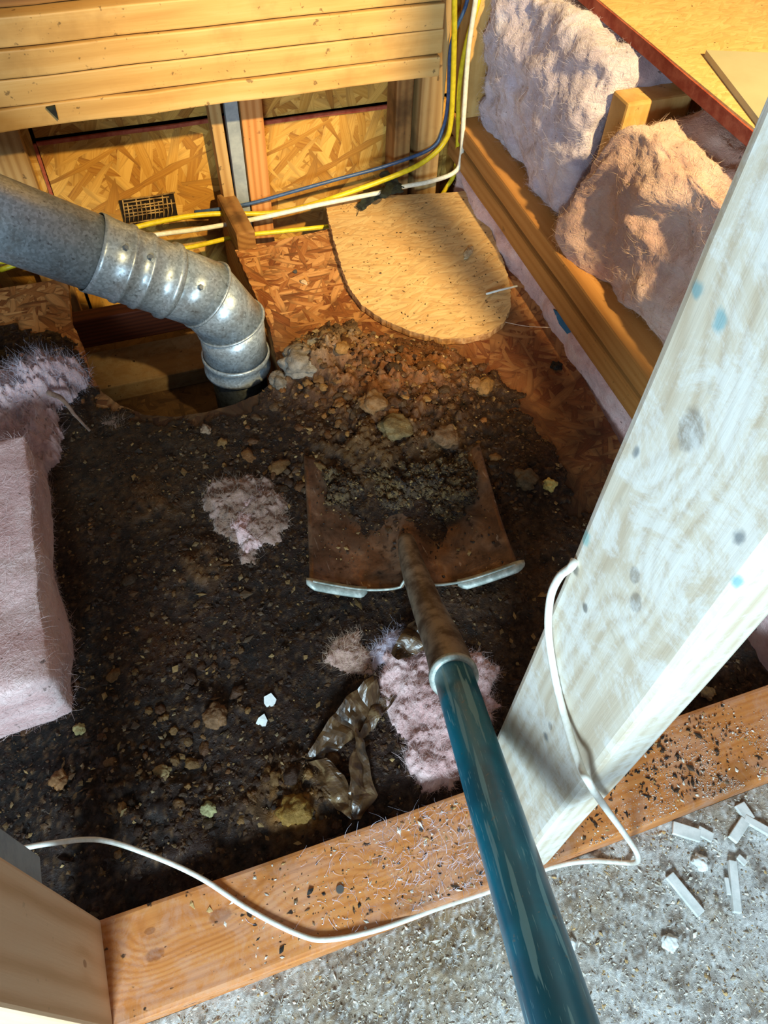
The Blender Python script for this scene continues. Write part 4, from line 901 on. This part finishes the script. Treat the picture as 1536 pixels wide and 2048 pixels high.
# grit and lint on the plate
n = 1700; gx = rng.beta(1.6, 1.2, n) * .62 - .12; gy = rng.uniform(.003, .085, n); s_ = rng.lognormal(-7.4, .5, n).clip(.0003, .003)
ok = ~((gx > .185) & (gx < .232)); gx, gy, s_ = gx[ok], gy[ok], s_[ok]
gg = grains('plate_grit', np.stack([gx, gy, .038 + s_ * .3 + np.zeros(len(gx))], 1), s_, pal(len(gx), ['E0E0DC', '3a2c20', '22201e', '6b5640', 'B69868'], [.42, .12, .1, .18, .18]), M['grain'], stretch=1.5)
tag(gg, 'dark and pale grit sprinkled along the timber plate', 'grit', None, 'stuff')
n = 900; gx = rng.normal(.14, .06, n).clip(-.1, .183); gy = rng.uniform(.003, .086, n)
lf = fibres('plate_lint', np.stack([gx, gy, np.full(n, .0385)], 1), np.tile([0, 0, 1.0], (n, 1)), .010, .0004, M['fibre_lav'], None, out=.5, curl=.9); tag(lf, 'white lint tufts stuck to the plate beside the shovel handle', 'lint')
for k, (u, v) in enumerate([(680, 1779), (200, 1949), (960, 1905)][:2]):
    q = onz(u, v, .038); o = tube('nail_head', [q, q + Vector((0, 0, .002))], [.004, .0036], M['nail'], seg=14, smooth=False); tag(o, ['grey nail head beside the knots in the middle of the plate', 'round nail head at the foot of the tan stud'][k], 'nail')

# white plaster sticks and shards
def shard(pts, w_, th, label, z=.008):
    a = onz(*pts[0], z); b = onz(*pts[1], z)
    SE = beam('plaster_strip', a, b, w_, th, M['white_chip'], bevel=.0008, wob=.0012); return tag(SE, label, 'plaster strip', 'white plaster strips on the room floor')
shard([(1338, 1750), (1402, 1828)], .010, .004, 'long flat white strip right of the cable loop')
shard([(1464, 1722), (1474, 1826)], .008, .006, 'upright-lying ridged white strip right of the long flat one')
shard([(1452, 1755), (1458, 1790)], .004, .003, 'short thin white sliver touching the ridged strip')
shard([(1345, 1655), (1400, 1672)], .013, .004, 'crumbly white piece below the plate edge')
shard([(1395, 1660), (1425, 1676)], .010, .003, 'small white piece right of the crumbly one')
shard([(1464, 1680), (1490, 1640)], .010, .005, 'slanted white stick leaning toward the plate')
shard([(1488, 1636), (1545, 1668)], .008, .005, 'white stick running out of view at the right edge')
shard([(1478, 1608), (1500, 1640)], .012, .004, 'broad white fragment against the plate edge')
shard([(1475, 1712), (1492, 1728)], .006, .003, 'tiny white chip above the ridged strip')
lump('plaster_crumb', 1140, 1888 - 0, .006, .003, 'DDE0DE', 'pale crumb below the brown patch beside the handle', 'crumb', mat=M['white_chip'], z=.006, seed=40)
lump('plaster_crumb', 1340, 1885, .008, .003, 'DDE0DE', 'white crumb below the long flat strip', 'crumb', mat=M['white_chip'], z=.006, seed=41)
lump('plaster_crumb', 1400, 1725, .008, .004, 'DDE0DE', 'rounded white crumb between the two strips', 'crumb', mat=M['white_chip'], z=.006, seed=42)

# small things near the side wall and on the floor
bs = meshobj('blue_tape_scrap', [onx(1106, 618, .607), onx(1122, 628, .607), onx(1144, 662, .607), onx(1134, 668, .607), onx(1118, 648, .607)] + [onx(1106, 618, .607) + Vector((.0015, 0, 0)), onx(1122, 628, .607) + Vector((.0015, 0, 0)), onx(1144, 662, .607) + Vector((.0015, 0, 0)), onx(1134, 668, .607) + Vector((.0015, 0, 0)), onx(1118, 648, .607) + Vector((.0015, 0, 0))], [(0, 1, 2, 3, 4), (9, 8, 7, 6, 5)] + [(k, (k + 1) % 5, 5 + (k + 1) % 5, 5 + k) for k in range(5)], plain('blue_tape', '2F6F9A', .6, c2='245a80'))
tag(bs, 'small torn blue tape scrap under the side plate', 'tape')
lump('dark_knot', 1112, 735, .010, .006, '1c130c', 'dark brown lump at the floor edge below the side plates', 'lump', z=0.0, seed=50)
lump('tan_pebble', 1412, 1388, .009, .007, 'A09070', 'tan pebble behind the plate right of the pale stud', 'pebble', seed=51)
cb_ = tube('fine_straw', catmull([onz(1000, 642, .006), onz(1050, 652, .012), onz(1100, 655, .014)], 5), .0006, M['fibre_tan'], seg=5); tag(cb_, 'fine straw lying between the cut-out and the side wall', 'straw')

# dark droppings and pale dust on the right-hand end of the plate
n = 420; gx = rng.normal(.36, .07, n); gy = rng.beta(2.2, 1.6, n) * .085 + .002; s_ = rng.lognormal(-6.9, .5, n).clip(.0005, .004)
cl = nz(gx, gy, 26, 44, 3); ok = (gx > .235) & (gx < .6) & (cl > -.12); gx, gy, s_ = gx[ok], gy[ok], s_[ok]
gg = grains('dark_droppings', np.stack([gx, gy, .0385 + s_ * .3], 1), s_, pal(len(gx), ['1c1a1c', '2c221a', '3a2c20', '14161c']), M['grain'], stretch=1.9); tag(gg, 'black droppings clustered on the plate right of the pale stud', 'droppings', None, 'stuff')
n = 9000; gx = rng.uniform(.232, .62, n); gy = rng.beta(1.1, 2.4, n) * .085 + .001; s_ = rng.lognormal(-7.9, .4, n).clip(.0002, .001)
ok = nz(gx, gy, 22, 47, 4) > -.05 + gy * 2; gx, gy, s_ = gx[ok], gy[ok], s_[ok]
gg = grains('plate_dust', np.stack([gx, gy, .0383 + s_ * .3], 1), s_, pal(len(gx), ['DEE0E2', 'C9CACC']), M['grain']); tag(gg, 'fine whitish dust along the room side of the plate right of the pale stud', 'dust', None, 'stuff')

# loose bits belong to the mass they lie in
def adopt(parent, kids):
    for k in kids:
        k.parent = parent
        if 'category' in k: del k['category']
adopt(deb, [cr, hk, bpy.data.objects['dirt_chunks']]); adopt(md, [cb, cb2]); adopt(dfl, [bpy.data.objects['floor_grit'], bpy.data.objects['floor_lint']])
